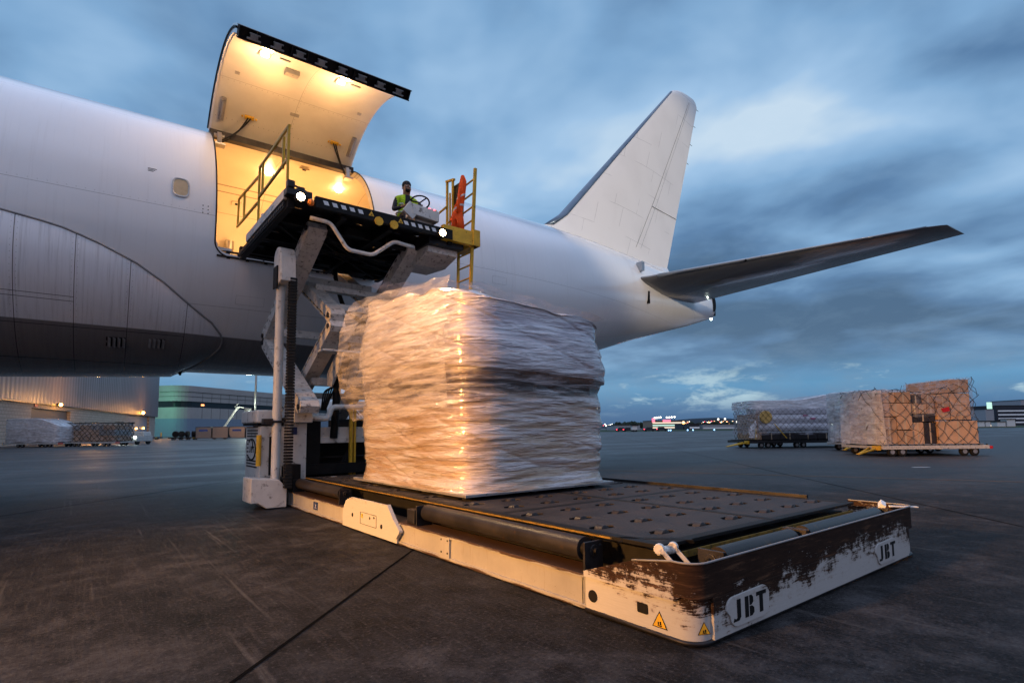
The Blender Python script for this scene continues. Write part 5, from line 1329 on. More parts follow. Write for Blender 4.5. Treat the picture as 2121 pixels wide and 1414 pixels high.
def film_box(parent, x0, x1, y0, y1, z0, topf, bul=.05, mat='film', seed=0, nn=10, name='plastic_sheet', skirt=.0, nu=120, nv=60):
    cx, cy, a, b = (x0 + x1) / 2, (y0 + y1) / 2, (x1 - x0) / 2, (y1 - y0) / 2; q = MB()
    def f(u, v):
        t = 2 * math.pi * u
        if v < .8:
            h = v / .8; x, y = se(t, a, b, nn); zt = topf(cx + x); z = z0 + (zt - z0) * h
            k = 1 + (bul + .05 * nz((x + seed, y, z), 1.6) + .03 * nz((x + seed, y, z * 3), 3.0) + skirt * (1 - h) ** 2 * (1 + .8 * math.sin(t * 23))) / math.hypot(x, y)
            return (cx + x * k, cy + y * k, z + (.05 * math.sin(t * 9) if h < .02 else 0))
        h = (v - .8) / .2; x, y = se(t, a, b, nn - (nn - 3) * h); x *= 1 - h * .99; y *= 1 - h * .99
        return (cx + x, cy + y, topf(cx + x) + .03 + .03 * nz((x + seed, y, 0), 3))
    q.grid(nu, nv, f, True); return q.build(name, mat, parent, smooth=True)
# dolly 1 (nearest)
rz1 = math.atan2(4.0 - 6.8, 27.6 - 24.1); G_D = 'pallet dollies parked on the apron'
dolly(4.55, 3.0, 'nearest white pallet dolly under the netted brown boxes', (24.1, 6.8, 0), rz1, G_D)
n1_ = thing('netted_box_load', 'tall stepped stack of brown boxes under a dark cord net', 'pallet load', (24.1, 6.8, .50), rz1, 'loads standing on the pallet dollies')
q = MB(); q.box((.05, .05, -.01), (4.35, 2.9, .02)); q.build('pallet_sheet', 'alu', n1_)
def tf1(x):
    tab = [(0, 2.32), (1.45, 2.32), (1.5, 2.2), (2.4, 2.22), (2.5, 2.30), (3.05, 2.45), (3.08, 2.80), (4.1, 2.85)]
    for (a, p_), (b_, q_) in zip(tab, tab[1:]):
        if x <= b_: return p_ + (q_ - p_) * (x - a) / (b_ - a)
    return tab[-1][1]
stack(n1_, .08, 1.42, .08, 2.8, .02, [(.62, 2), (.58, 2), (.58, 1), (.5, 2)], 11, hmax=lambda x: 2.3)
stack(n1_, 1.46, 2.5, .20, 2.8, .02, [(.95, 2), (.35, 1), (.45, 3), (.38, 2)], 12, ('cardboard', 'cardboard_dark', 'dark_box'), hmax=lambda x: 2.18)
stack(n1_, 2.5, 4.2, .08, 2.8, .02, [(1.0, 1)], 13); stack(n1_, 2.55, 3.1, .14, 2.8, 1.04, [(.55, 1), (.50, 1)], 14); stack(n1_, 3.12, 3.98, .10, 2.8, 1.04, [(.62, 1), (.56, 1), (.60, 1)], 15)
film_box(n1_, -.03, .42, .0, 2.88, .0, lambda x: 2.38, .05, 'film_veil', 3, name='plastic_sheet', skirt=.05); MB().box((.06, .5, .5), (.078, 1.5, 1.35)).build('carton', 'dark_box', n1_); film_box(n1_, 1.5, 4.22, .04, 2.85, 1.2, tf1, .02, 'film', 9, name='plastic_sheet')
cord_net(n1_, .02, 4.2, .04, 2.84, .02, tf1, .50, .011, .04, .10, 4)
q = MB(); q.grid(24, 24, lambda u, v: (-.05 - .05 * abs(nz((u * 3, v * 3, 4), 2)) + (.22 * (1 - v * .5) * max(0, .12 - u) / .12 if u < .12 else 0), -.06 + 2.9 * u, .0 + 2.34 * v)); q.build('plastic_sheet', 'film_heavy', n1_, smooth=True)
q = MB(); q.prism([(2.62, 1.52), (2.95, 1.60), (2.98, 1.42), (2.70, 1.36)], lambda u, v, w_: (u, w_, v), -.01, .02); q.build('red_label', 'red', n1_)
# dolly 2
v2 = Vector((.787, -.617)); rz2 = math.atan2(-.617, .787) + .05
dolly(4.6, 3.0, 'middle pallet dolly with the clear sheeted boxes, between two others', (28.3, 9.0, 0), rz2, G_D, plate='dolly_white')
n2_ = thing('sheeted_box_load', 'square load under loose clear plastic sheets with one black box', 'pallet load', (28.3, 9.0, .50), rz2, 'loads standing on the pallet dollies')
stack(n2_, .10, 1.3, .1, 2.8, .02, [(.7, 2), (.7, 2), (.7, 1)], 21, hmax=lambda x: 2.5); stack(n2_, 1.32, 3.0, .1, 2.8, .02, [(.60, 2)], 22); stack(n2_, 1.35, 2.1, .15, 2.8, .64, [(.7, 1), (.5, 1)], 23)
stack(n2_, 2.12, 3.1, .1, 2.8, .64, [(.75, 1)], 24, ('dark_box',)); stack(n2_, 3.1, 4.4, .1, 2.8, .02, [(.7, 2), (.7, 1), (.7, 2)], 25)
film_box(n2_, .0, 1.15, .0, 2.9, -.05, lambda x: 2.62, .05, 'film_heavy', 2, skirt=.05); film_box(n2_, 1.1, 4.5, .0, 2.9, .45, lambda x: 2.66 - .02 * x, .10, 'film_heavy', 5, skirt=.08)
cord_net(n2_, 1.1, 4.5, -.05, 2.9, .02, lambda x: 1.9, .40, .011, .14, .08, 6, hmx=1.3)
# dolly 3
rz3 = math.atan2(-.617, .787) + .08
dolly(7.2, 3.0, 'farthest pallet dolly with a long low frame under silver rolls', (29.6, 15.7, 0), rz3, G_D, tow=(-1.6, -.2), wheels=(.14, .46), plate='dark_metal')
n3_ = thing('netted_roll_load', 'long netted load of silver rolls with a round yellow disc', 'pallet load', (29.6, 15.7, .50), rz3, 'loads standing on the pallet dollies')
stack(n3_, .9, 6.9, .2, 2.8, .02, [(.42, 5)], 31, ('cardboard_dark', 'cardboard', 'dark_box')); stack(n3_, .6, 1.3, .3, 2.8, .02, [(.5, 2), (.5, 1), (.6, 1)], 32)
q = MB()
for y, z in ((.45, 1.30), (1.1, 1.35), (1.75, 1.3), (2.4, 1.35), (.8, 1.82), (1.5, 1.85), (.42, .78), (1.4, .8)): q.cyl((.75, y, z), (6.9, y, z), .27, 20)
q.build('foil_roll', simple('silver_film_roll', (.80, .80, .85), .3, .2, .2, 2, stretch=(.3, 3, 3)), n3_, autos=40)
q = MB(); q.cyl((1.05, -.10, 1.42), (1.05, .0, 1.42), .40, 12); q.build('paper_disc', simple('yellow_paper', (.62, .40, .13), .7), n3_, bevel=.01)
for x, z in ((3.6, 1.45), (4.1, 1.25), (6.4, 1.5)): MB().box((x, .10, z), (x + .3, .17, z + .10)).build('pink_label', simple('pink_label', (.6, .06, .22), .6), n3_)
film_box(n3_, .35, 7.0, .0, 2.9, .35, lambda x: 2.40 + (.0 if x < 3.2 else min(.34, (x - 3.2) * .18)), .07, 'film_veil', 8, skirt=.08); film_box(n3_, .3, 7.05, .0, 2.9, 1.95, lambda x: 2.44 + (.0 if x < 3.2 else min(.34, (x - 3.2) * .18)), .10, 'film_heavy', 18)
q = MB(); q.grid(30, 20, lambda u, v: (-.10 + .50 * u + .05 * nz((u, v, 0), 5), -.06 + .1 * nz((u * 3, v * 3, 2), 2), .15 + 1.1 * v * (.55 + .45 * u))); q.build('plastic_flap', 'film_heavy', n3_, smooth=True)
cord_net(n3_, .5, 6.9, .0, 2.84, .02, lambda x: 2.05, .36, .011, .13, .04, 9, hmx=2.0)
q = MB(); q.beam((1.55, -.10, 1.0), (2.3, -.12, .1), .05, .02); q.beam((.35, -.10, .7), (.30, -.12, .05), .04, .02); q.build('yellow_strap', 'yellow', n3_)
o = MB().box((0, 0, 0), (.55, .12, .004)).build('paper_scrap', 'white'); o.location = (17.75, 3.9, .006); o.rotation_euler = (0, 0, -.6); tag(o, 'white strip of litter lying flat on the open apron', 'litter')

# ================================================================== LEFT: hangar, offices, carts
def frame2(A, Bp):
    A, Bp = Vector(A), Vector(Bp); d = (Bp - A).normalized(); n = Vector((d.y, -d.x)); 
    return A, d, n
A_, d_, n_ = frame2((-10.0, 79.8), (12.4, 161.3))
hang = thing('hangar', 'long ribbed grey hangar on a pale block base with two lit doors', 'hangar', (A_.x, A_.y, 0), math.atan2(d_.y, d_.x))
# local x runs along the wall, local -y faces the apron
m, t = new_mat('ribbed_cladding'); x, y, z = t.sep(t.obj)
wv = t.math('ABSOLUTE', t.math('SUBTRACT', t.math('FRACT', t.math('MULTIPLY', x, .9)), .5))
n = t.noise(t.mapping(t.obj, (.2, .2, .03)), 2.0, 4, .6); t.put(t.p.inputs['Base Color'], t.ramp(t.math('ADD', t.math('MULTIPLY', wv, .7), t.math('MULTIPLY', n, .5)), [(.2, (.10, .088, .10)), (.6, (.20, .175, .19))])); t.p.inputs['Roughness'].default_value = .45
bump(t, wv, 1.0, .12); M['cladding'] = m
m, t = new_mat('block_wall'); br = t.new('ShaderNodeTexBrick'); x, y, z = t.sep(t.obj); t.put(br.inputs['Vector'], t.comb(x, z, 0)); br.inputs['Scale'].default_value = 1.0
br.inputs['Brick Width'].default_value = .8; br.inputs['Row Height'].default_value = .4; br.inputs['Mortar Size'].default_value = .03; br.inputs['Color1'].default_value = (.36, .32, .28, 1); br.inputs['Color2'].default_value = (.30, .27, .24, 1); br.inputs['Mortar'].default_value = (.16, .14, .13, 1)
t.put(t.p.inputs['Base Color'], br.outputs[0]); t.p.inputs['Roughness'].default_value = .8; M['block'] = m
M['door_grey'] = simple('roller_door', (.085, .085, .10), .5, 0, .2, 1, stretch=(.2, .2, 4)); M['door_blue'] = simple('door_blue_grey', (.20, .25, .33), .5)
q = MB(); q.box((-22, 0, 5.18), (82, 40, 24)); q.build('cladding', 'cladding', hang)
q = MB()
for a, b_ in ((-22, 8.6), (22.2, 55.0), (74.0, 80.5)): q.box((a, .25, 0), (b_, .65, 5.18))
q.box((8.6, .25, 4.6), (22.2, .65, 5.18)); q.box((55, .25, 5.0), (74, .65, 5.18)); q.build('block_wall', 'block', hang)
q = MB(); q.box((-22, -.05, 5.12), (80, .3, 5.24)); q.build('drip_edge', 'dark_metal', hang)
MB().box((8.6, .66, 0), (22.2, .75, 4.6)).build('roller_door', 'door_grey', hang)
dd = MB().box((55, .66, 0), (74, .75, 5.0)).build('roller_door', 'door_blue', hang)
MB().box((80.5, .9, 0), (81.8, 30, 5.18)).build('return_wall', 'block', hang)
for s_, z in ((16.0, 5.35), (64.2, 5.75)):
    q = MB(); q.box((s_ - .25, -.30, z - .10), (s_ + .25, .0, z + .12)); lh = q.build('wall_lamp', 'black_metal', hang)
    MB().sphere((s_, -.42, z - .05), .20 if s_ < 30 else .30, 14, 8).build('lamp_glass', 'lamp_orange', lh, smooth=True)
    light('wall_light', 'POINT', (s_, -4.5, z + .4), 1400 if s_ < 30 else 900, (1, .45, .13), .3, hang)
for s_, z in ((57.5, 2.4), (63.5, 2.3), (70, 2.4)): MB().sphere((s_, .5, z), .16, 8, 6).build('door_lamp', 'lamp_orange', hang)
q = MB(); q.box((9.2, .15, 4.75), (10.2, .24, 5.1)); q.build('door_number_sign', 'red', hang)
for s_ in (53.0, 75.5):
    p = A_ + d_ * s_ + n_ * 2.0; q = MB(); q.cyl((0, 0, 0), (0, 0, 1.3), .14, 10); q.sphere((0, 0, 1.3), .14, 10, 6); o = q.build('bollard', 'yellow', None, smooth=True); o.location = (p.x, p.y, 0)
    tag(o, 'yellow bollard guarding the left side of the blue hangar door' if s_ < 60 else 'yellow bollard guarding the right side of the blue hangar door', 'bollard', 'bollards by the hangar door')
# office building with the rounded corner
A_, d_, n_ = frame2((23.7, 212.2), (58.6, 239.4))
off = thing('office_building', 'pale curved-corner building with one dark window band behind the hangar', 'office building', (A_.x, A_.y, 0), math.atan2(d_.y, d_.x))
M['precast'] = simple('precast_panels', (.36, .33, .32), .6, 0, .1, .3); M['teal_lit_panel'] = simple('teal_lit_precast', (.26, .36, .33), .5, 0, .1, .3); M['band_glass'] = simple('band_glass', (.02, .025, .03), .12, 0, .2, .5)  # teal_lit_precast has green lamplight put into its colour; unassigned
def off_ring(o_):
    pts = [(130, -o_)]; 
    for k in range(9): a = R_(-90 - 90 * k / 8); pts.append((4 + (5 + o_) * math.cos(a), 5 + (5 + o_) * math.sin(a)))
    pts.append((-1 - o_, 60)); return pts
def shell(o_, z0, z1, nm, mt, parent, i0=0, i1=99):
    p = off_ring(o_)[i0:i1]; b = MB(); b.v = [(x, y, z) for x, y in p for z in (z0, z1)]; b.f = [[i * 2, i * 2 + 2, i * 2 + 3, i * 2 + 1] for i in range(len(p) - 1)]; b.m = [0] * len(b.f)
    return b.build(nm, mt, parent, solid=.2, normals=False)
shell(0, 0, 6.1, 'lower_wall', 'door_blue', off); shell(.0, 6.1, 9.9, 'spandrel', 'precast', off); shell(-.5, 9.9, 12.0, 'window_band', 'band_glass', off); shell(0, 12.0, 15.2, 'upper_wall', 'precast', off); shell(.25, 15.25, 17.3, 'parapet', 'precast', off)
shell(.12, 15.15, 15.25, 'panel_joint', 'dark_metal', off); shell(.12, 13.6, 13.68, 'panel_joint', 'dark_metal', off)
q = MB()
for k in range(30): q.box((8 + k * 4.2, -.14, 6.1), (8.08 + k * 4.2, -.08, 9.9)); q.box((8 + k * 4.2, -.14, 12.0), (8.08 + k * 4.2, -.08, 15.1))
q.build('panel_joint', 'dark_metal', off)
MB().box((0, 5, .2), (128, 50, 17.2)).build('roof_block', 'precast', off)
q = MB(); q.box((8, .2, 10.6), (9.2, .5, 11.2)); q.build('lit_window', 'lamp_amber', off)
light('green_light', 'POINT', (-14, 4, 11), 4200, (.2, 1, .6), .5, off)
# lamp mast
q = MB(); q.tube([(0, 0, 0), (0, 0, 23)], .2, 10, radii=[.26, .12]); mast2 = q.build('lamp_mast', 'alu', None, smooth=True); mast2.location = (24.3, 116.4, 0); tag(mast2, 'thin tall grey lamp mast in front of the pale office building', 'mast')
MB().box((-.8, -.3, 22.8), (.8, .3, 23.2)).build('lamp_head', 'dark_metal', mast2)
# two loaded dollies on the left
vL = Vector((-4.8 + 9.5, 70.6 - 74.3)); rzL = math.atan2(vL.y, vL.x)
GL = 'loaded dollies in front of the hangar'
dolly(5.6, 3.0, 'white dolly at the far left carrying a domed plastic wrapped load', (-9.2, 73.9, 0), rzL, GL, bar=False, wheels=(.3, .8))
l1 = thing('domed_wrapped_load', 'domed load in clear plastic at the far left before the hangar', 'pallet load', (-9.2, 73.9, .5), rzL, 'loads before the hangar')
stack(l1, .2, 4.0, .3, 2.6, .02, [(.75, 3), (.6, 2)], 41); film_box(l1, -.1, 5.5, 0, 2.9, .0, lambda x: 2.42 - .22 * max(0, x - 3.2) ** 1.6 - .05 * max(0, 1.2 - x), .06, 'film_heavy', 12, nn=6)
dolly(5.2, 3.0, 'white dolly beside the tug carrying a netted silver load', (-4.2, 72.4, 0), rzL, GL, bar=False, wheels=(.2, .8))
l2 = thing('netted_silver_load', 'flat topped netted load between the domed load and the tug', 'pallet load', (-4.2, 72.4, .5), rzL, 'loads before the hangar')
stack(l2, .1, 5.0, .1, 2.8, .02, [(.6, 4), (.6, 3), (.5, 4)], 42, ('cardboard', 'alu', 'cardboard_dark')); film_box(l2, 0, 5.1, 0, 2.9, 0, lambda x: 1.88, .04, 'film', 15); cord_net(l2, 0, 5.1, 0, 2.9, 0, lambda x: 1.9, .55, .03, .05, .08, 12)
# tug with headlights
tg = thing('tow_tractor', 'small white tow tractor with two bright headlights beside the netted dolly', 'tow tractor', (.9, 76.0, 0), rzL)
q = MB(); q.box((0, 0, .35), (1.6, 2.8, .95)); q.prism([(0, .95), (1.6, .95), (1.45, 1.5), (.15, 1.5)], lambda u, v, w_: (u, w_, v), 1.2, 2.6); q.build('body', 'dolly_white', tg, bevel=.06)
for x, y in ((.05, .3), (1.35, .3), (.05, 2.2), (1.35, 2.2)): MB().tube([(x, y, .32), (x + .2, y, .32)], .32, 16).build('wheel', 'rubber', tg, autos=40)
for x in (.22, 1.38): MB().sphere((x, -.05, .85), .13, 12, 8).build('headlight', 'lamp_cool', tg)
light('headlight_beam', 'SPOT', (.8, -.3, .85), 900, (.8, 1, .93), .2, tg, (0, -1, -.06), 70, .5)
# blue dolly, containers, work lift, stair truck
dolly(5.5, 2.6, 'empty blue dolly standing before the blue hangar door', (4.3, 132.1, 0), rzL, None, bar=False, wheels=(.35, .8), plate='sticker_blue')
dolly(4.4, 2.6, 'low dark dolly with black tyres left of the containers', (9.5, 115.3, 0), rzL, None, bar=False, wheels=(.2, .8), plate='dark_metal')
for k in range(4):
    q = MB(); q.tube([(0, -.2, .55), (0, .2, .55)], .55, 18); o = q.build('spare_tyre', 'rubber', None, autos=40); c = Vector((9.5, 115.3)) + Vector((math.cos(rzL), math.sin(rzL))) * (.6 + k * 1.1) + Vector((-math.sin(rzL), math.cos(rzL))) * 1.2; o.location = (c.x, c.y, .5); o.rotation_euler = (0, 0, rzL + k * .8)
    tag(o, ('leftmost', 'second', 'third', 'rightmost')[k] + ' black tyre on the low dark dolly near the containers', 'tyre', 'tyres on the low dolly')
M['sign_blue'] = simple('blue_panel_print', (.03, .10, .35), .4)
for k in range(5):
    px_ = Vector((13.4, 112.3)) + Vector((math.cos(rzL), math.sin(rzL))) * (k * 3.05)
    t = thing('air_container', ['silver air container with a blue sign, left end of the row', 'crumpled silver air container second in the row', 'silver air container in the middle of the row', 'open fronted silver container fourth in the row', 'silver air container at the right end of the row'][k], 'container', (px_.x, px_.y, .25), rzL, 'air containers in a row beyond the engine unit')
    q = MB(); q.prism([(0, 0), (2.9, 0), (2.9, 2.05), (.0 if k != 2 else .0, 2.05)] if k != 2 else [(.5, 0), (2.9, 0), (2.9, 2.05), (0, 2.05), (0, .6)], lambda u, v, w_: (u, w_, v), 0, 2); q.build('shell', 'alu', t, bevel=.03)
    q = MB(); 
    for x in (.0, 2.86): q.box((x, -.03, 0), (x + .05, .0, 2.05))
    q.box((0, -.03, 2.0), (2.9, .0, 2.06)); q.box((0, -.03, 0), (2.9, 0, .07)); q.build('edge_frame', 'dark_metal', t)
    if k == 3: MB().box((.2, -.02, .1), (2.7, -.001, 1.95)).build('opening', 'black_metal', t)
    elif k != 1: MB().box((.6, -.02, 1.25), (2.2, -.001, 1.6)).build('printed_panel', 'sign_blue', t)
wlf = thing('boom_lift', 'white boom lift with a glaring lamp above the air containers', 'boom lift', (17.4, 119.5, 0), rzL)
q = MB(); q.box((0, 0, .5), (3, 2, 1.6)); q.build('body', 'dolly_white', wlf, bevel=.08)
q = MB(); q.beam((1.2, 1, 1.6), (4.3, 1, 6.3), .3, .3); q.beam((4.3, 1, 6.3), (6.4, 1, 6.0), .18, .18); q.beam((3.6, 1, 6.3), (4.4, 1, 7.0), .08, .08); q.build('boom', 'dolly_white', wlf)
for x in (.3, 2.4): MB().tube([(x, -.1, .5), (x, .25, .5)], .5, 16).build('wheel', 'rubber', wlf, autos=40)
q = MB(); q.box((5.9, .4, 5.0), (7.2, .45, 6.0)); q.box((5.9, 1.6, 5.0), (7.2, 1.65, 6.0)); q.box((5.9, .4, 4.95), (7.2, 1.65, 5.0)); q.build('basket', 'dark_metal', wlf)
MB().sphere((7.0, .1, 5.1), .32, 14, 8).build('work_lamp', 'lamp_white', wlf)
light('work_light', 'POINT', (7.0, -1.0, 5.0), 1500, (.85, 1, .8), .3, wlf)
stt = thing('maintenance_stairs', 'white wheeled stairs with a boxed cab seen through the scissor lift', 'aircraft stairs', (12.6, 46.6, 0), math.atan2(-.617, .787))
q = MB(); q.box((0, 0, 3.4), (1.6, 1.6, 4.4)); q.box((1.6, 0, 3.0), (2.6, 1.6, 3.9)); q.build('cab', 'white', stt, bevel=.03)
q = MB()
for x in (.25, 2.2): q.beam((x, .1, .1), (x, .1, 3.4), .1, .1); q.beam((x, 1.5, .1), (x, 1.5, 3.4), .1, .1)
for k in range(8): q.box((2.6 + k * .32, .2, 3.3 - k * .36), (2.95 + k * .32, 1.4, 3.36 - k * .36))
q.beam((2.5, .2, 3.5), (5.2, .2, .45), .05, .16); q.beam((2.5, 1.4, 3.5), (5.2, 1.4, .45), .05, .16); q.box((0, 0, .4), (5.4, 1.6, .6)); q.build('stair_frame', 'white', stt)
q = MB()
for y in (.2, 1.4):
    q.beam((2.3, y, 4.9), (5.0, y, 1.8), .04, .04); q.beam((2.3, y, 4.5), (5.0, y, 1.4), .03, .03)
    for k in range(7): q.beam((2.4 + k * .42, y, 3.4 - k * .46), (2.4 + k * .42, y, 4.8 - k * .48), .03, .03)
q.build('stair_rail', 'white', stt)
for x in (.4, 4.8): MB().tube([(x, -.05, .3), (x, .15, .3)], .3, 14).build('wheel', 'rubber', stt, autos=40)

# ================================================================== FAR SIDE: grass, hills, town
def ground_patch(name, corners, z, mat, kind='structure'):
    b = MB(); b.add([(x, y, z) for x, y in corners], [(0, 1, 2, 3)]); o = b.build(name, mat); o['kind'] = kind; return o
fwd = Vector((.617, .787)); rgt = Vector((.787, -.617)); CPx = Vector((CP.x, CP.y))
def at(lat, dep): p = CPx + rgt * lat + fwd * dep; return (p.x, p.y)
ground_patch('grass_verge', [at(-200, 190), at(2500, 190), at(2500, 420), at(-200, 420)], .01, 'grass')
def hill(name, lat0, lat1, dep, hfun, mat='hill'):
    b = MB(); n = 90
    def f(u, v):
        lat = lat0 + (lat1 - lat0) * u; x, y = at(lat, dep + v * 900); return (x, y, -2 + max(0, hfun(lat)) * math.sin(math.pi * .5 * min(1, v * 1.6)))
    b.grid(n, 8, f); return struct(b.build(name, mat, smooth=True))
hill('hills', -3500, 9000, 5200, lambda l: 42 + 34 * nz((l * .0011, 0, 0), 1) + 14 * nz((l * .004, 3, 0), 1) + 55 * math.exp(-((l - 2100) / 500) ** 2))
hill('near_ridge', -900, 5200, 1500, lambda l: 13 + 7 * nz((l * .006, 7, 0), 1) + 4 * nz((l * .03, 9, 0), 1))
# tree mass in front of the town: one distant wood
rnd = random.Random(4); q = MB()
for k in range(150):
    dep = rnd.uniform(520, 640); px_ = rnd.choice([rnd.uniform(1270, 1345), rnd.uniform(1420, 1530), rnd.uniform(1990, 2130)]); lat = (px_ - 1060) / 1134 * dep
    x, y = at(lat, dep); hh = rnd.uniform(3, 7)
    for j in range(5): q.sphere((x + rnd.uniform(-3, 3), y + rnd.uniform(-3, 3), hh * rnd.uniform(.4, .9)), hh * rnd.uniform(.25, .45), 6, 4)
tag(q.build('far_trees', simple('far_foliage', (.018, .03, .018), .9)), None, None, kind='stuff')
# many small town lights
LM = [emit('town_white', (1, .95, .8), 4.5), emit('town_amber', (1, .45, .12), 5), emit('town_green', (.5, 1, .75), 4), emit('town_red', (1, .06, .08), 4), emit('town_blue', (.25, .55, 1), 4)]
q = MB()
for k in range(620):
    dep = rnd.uniform(500, 1400); px_ = rnd.choice([rnd.uniform(1240, 1530), rnd.uniform(1330, 1520), rnd.uniform(1470, 1530), rnd.uniform(2010, 2190), rnd.uniform(900, 1240)]); lat = (px_ - 1060) / 1134 * dep
    x, y = at(lat, dep); z = rnd.uniform(1, 4) + (dep - 500) * rnd.uniform(.004, .016); s_ = dep * rnd.uniform(.00030, .00075)
    q.cur = rnd.choice([0, 0, 1, 1, 1, 2, 3]); q.box((x - s_, y - s_, z - s_), (x + s_, y + s_, z + s_))
tag(q.build('town_lights', LM), None, None, kind='stuff')
ORD = ['leftmost', 'second from the left', 'third from the left', 'fourth from the left', 'fifth from the left', 'sixth from the left', 'fourth from the right', 'third from the right', 'second from the right', 'rightmost']
def lights_row(name, label, pts, mi, r):
    for i, (lat, dep, z) in enumerate(pts):
        x, y = at(lat, dep); b = MB(); b.sphere((0, 0, z), r, 8, 6); b.cur = 1; b.cyl((0, 0, 0), (0, 0, z - r), r * .25, 5); o = b.build(name, [LM[mi], M['dark_metal']], None, smooth=True); o.location = (x, y, 0); tag(o, label if '%' not in label else label % (ORD[i] if len(pts) > 5 else ['leftmost', 'second', 'third', 'fourth', 'rightmost'][i if len(pts) == 5 or i < 3 else 4]), 'lamp', name.replace('_', ' ') + 's across the field')
lights_row('taxiway_light', 'small blue taxiway light, %s of the five along the far apron edge', [((px - 1060) / 1134 * 175., 175, .45) for px in (1382, 1386, 1421, 1432, 1476)], 4, .22)
lights_row('stadium_light', 'white stadium floodlight above the town, %s of the ten', [((px - 1060) / 1134 * 520., 520, z) for px, z in ((1354, 10.4), (1358, 10.6), (1362, 10.8), (1366, 11), (1379, 10.8), (1384, 10.8), (1389, 11), (1395, 11.2), (1485, 8.6), (1499, 8.8))], 0, .8)
lights_row('street_light', 'strong orange street light at the edge of the town', [((1413 - 1060) / 1134 * 330., 330, 4.1)], 1, .85)
lights_row('yard_light', 'pale yard light above the parked cars, %s of the four', [((px - 1060) / 1134 * 240., 240, z) for px, z in ((1222, 11.2), (1236, 10.0), (1236, 2.5), (1253, 2.4))], 0, .28)
def far_block(name, label, cat, px0, px1, dep, h, mat, z0=0, wins=None, depth=30):
    la, lb_ = (px0 - 1060) / 1134 * dep, (px1 - 1060) / 1134 * dep; x, y = at(la, dep)
    t = thing(name, label, cat, (x, y, 0), math.atan2(-.617, .787)); L = lb_ - la
    MB().box((0, 0, z0), (L, depth, h)).build('wall', mat, t); 
    MB().box((-.3, -.3, h), (L + .3, depth, h + .35)).build('roof', 'dark_metal', t)
    if wins:
        for (za, zb, mt) in wins: MB().box((L * .02, -.15, za), (L * .98, -.02, zb)).build('window_row', mt, t)
    return t
M['far_white'] = simple('far_white_wall', (.34, .35, .38), .7, 0, .1, .05); M['far_dark'] = simple('far_dark_wall', (.030, .035, .05), .5, 0, .3, .05); M['far_tan'] = simple('far_tan_wall', (.30, .22, .16), .7)
M['lit_row'] = emit('lit_window_row', (1, .80, .50), .9); M['lit_green'] = emit('lit_green_row', (.55, 1, .75), .8); M['lit_red'] = emit('lit_red_sign', (1, .05, .10), 2.0); M['lit_dim'] = emit('dim_window_row', (.4, .5, .7), .08)
far_block('warehouse', 'long low white warehouse left of the parking structure', 'warehouse', 1272, 1323, 330, 2.9, 'far_white')
t = far_block('parking_structure', 'lit multi level building with a red roof sign in the town', 'parking building', 1348, 1410, 430, 6.6, 'far_tan', 0, [(.8, 1.7, 'lit_row'), (2.6, 3.5, 'lit_green'), (4.5, 5.4, 'lit_row')])
MB().box((8.5, -.4, 5.6), (14.5, -.2, 7.4)).build('roof_sign', 'lit_red', t); MB().box((0, -.5, 5.5), (2.2, -.2, 8.6)).build('corner_sign', 'lit_red', t)
far_block('far_shed', 'low dark shed right of the orange street light', 'shed', 1425, 1446, 330, 3.2, 'far_dark', 0, [(.5, 1.6, 'lit_dim')]); far_block('far_hall', 'low grey hall between the shed and the netted rolls', 'hall', 1452, 1520, 340, 2.9, 'far_white', 0, [(.4, 1.0, 'lit_dim')])
far_block('terminal', 'wide dark terminal building with rows of windows at the right edge', 'terminal building', 2060, 2230, 430, 15.5, 'far_dark', 0, [(2, 3, 'lit_dim'), (5, 6, 'lit_dim'), (8, 9, 'lit_dim'), (11, 12, 'lit_dim')], 60)
far_block('roof_plant_block', 'grey block rising above the terminal at the right edge', 'building', 2113, 2200, 470, 21.5, 'far_white', 0, None, 30)
t = far_block('tower_block', 'pale square tower with lit letters on top left of the terminal', 'tower', 2038, 2055, 420, 12.5, 'far_white', 0, None, 14)
q = MB(); q.box((1.5, 0, 12.9), (5.4, .3, 18)); q.build('lit_sign', 'lit_green', t)
far_block('goods_shed', 'low orange lit shed in front of the terminal', 'shed', 2020, 2098, 260, 2.6, 'far_tan', 0, [(.3, .9, 'lit_row')], 20)
for k, (p0, p1, h) in enumerate(((2022, 2034, 2.4), (2036, 2046, 2.4), (2060, 2077, 2.2), (2080, 2097, 3.2))):
    far_block('parked_container', ('white container at the left end below the terminal', 'second white container below the tower', 'pale container low below the dark terminal', 'tallest white container near the right edge')[k], 'container', p0, p1, 235, h, 'white', .3, None, 3)['group'] = 'containers below the terminal'
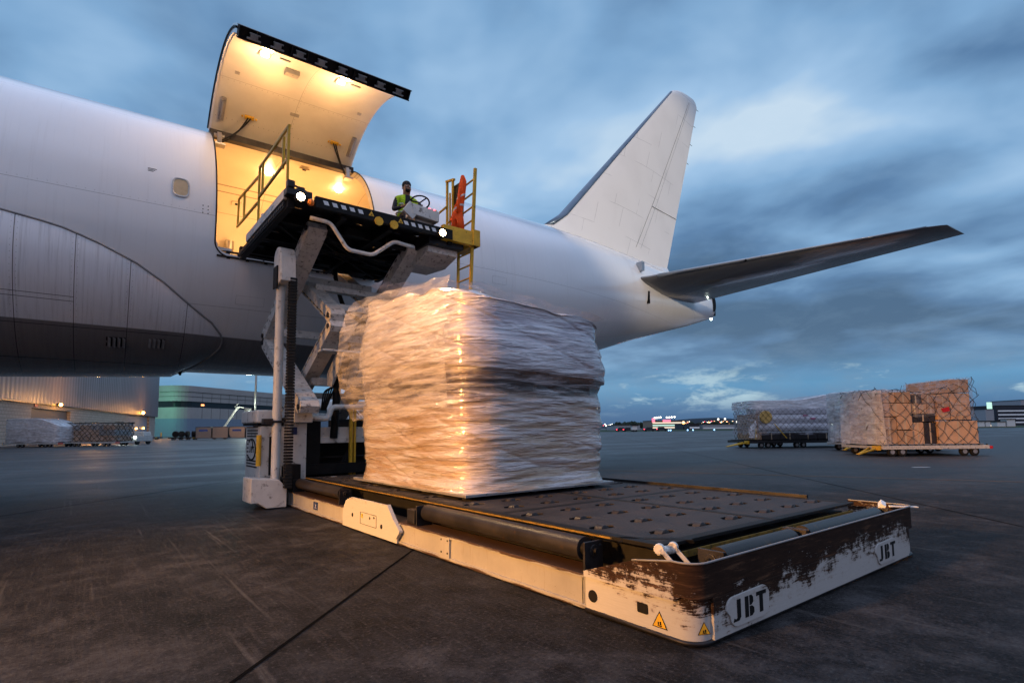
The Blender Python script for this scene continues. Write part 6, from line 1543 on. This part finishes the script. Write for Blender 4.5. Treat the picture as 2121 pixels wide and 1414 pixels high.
tq = far_block('service_truck', 'small white service truck at the edge of the grass', 'truck', 1307, 1317, 185, 2.0, 'white', .6, None, 2.4)
for x in (.5, 1.3): MB().tube([(x, -.1, .35), (x, .2, .35)], .35, 12).build('wheel', 'rubber', tq)
for k, px_ in enumerate((1273, 1287, 1330, 1356)):
    x, y = at((px_ - 1060) / 1134 * 200, 200); t = thing('parked_car', ['leftmost', 'second', 'third', 'rightmost'][k] + ' of four dark parked cars with tail lights past the apron edge', 'car', (x, y, 0), math.atan2(-.617, .787), 'cars beyond the apron edge')
    MB().prism([(0, .3), (4.2, .3), (4.2, .9), (3.4, 1.0), (2.9, 1.5), (1.3, 1.5), (.6, 1.0), (0, .9)], lambda u, v, w_: (u, w_, v), 0, 1.7).build('body', 'far_dark', t, bevel=.05)
    for x in (.8, 3.4): MB().tube([(x, -.05, .32), (x, .2, .32)], .32, 12).build('wheel', 'rubber', t)
    MB().box((.1, -.06, .7), (.5, -.01, .85)).build('tail_light', 'lamp_red', t)

# ================================================================== APRON FLOODLIGHT MASTS (out of frame, they light the scene)
def flood_mast(name, label, x, y, h, aim, watts, col, cone, mat, blend=.5, size=.35):
    t = thing(name, label, 'floodlight mast', (x, y, 0)); q = MB(); q.tube([(0, 0, 0), (0, 0, h)], .2, 12, radii=[.24, .12]); q.build('mast', 'alu', t, smooth=True)
    q = MB(); q.box((-.6, -.25, h - .1), (.6, .25, h + .35)); q.build('lamp_head', 'dark_metal', t, bevel=.03)
    d = (Vector(aim) - Vector((x, y, h))).normalized(); c = Vector((0, 0, h + .1)) + d * .55
    MB().sphere(c, .22, 12, 8).build('lamp_glass', mat, t, smooth=True)
    light('floodlight', 'SPOT', c + d * .35, watts, col, size, t, d, cone, blend)
flood_mast('floodlight_mast', 'orange sodium floodlight on a mast left of the loader, outside the picture', -27, 5, 8, (.8, 3.8, 1.6), 84000, (1, .45, .10), 22, 'lamp_orange', .8, .9)
flood_mast('floodlight_mast', 'warm white floodlight on a mast behind the camera, outside the picture', 6, -26, 12, (16.5, 13.6, 12), 26000, (1, .80, .55), 22, 'lamp_warm')
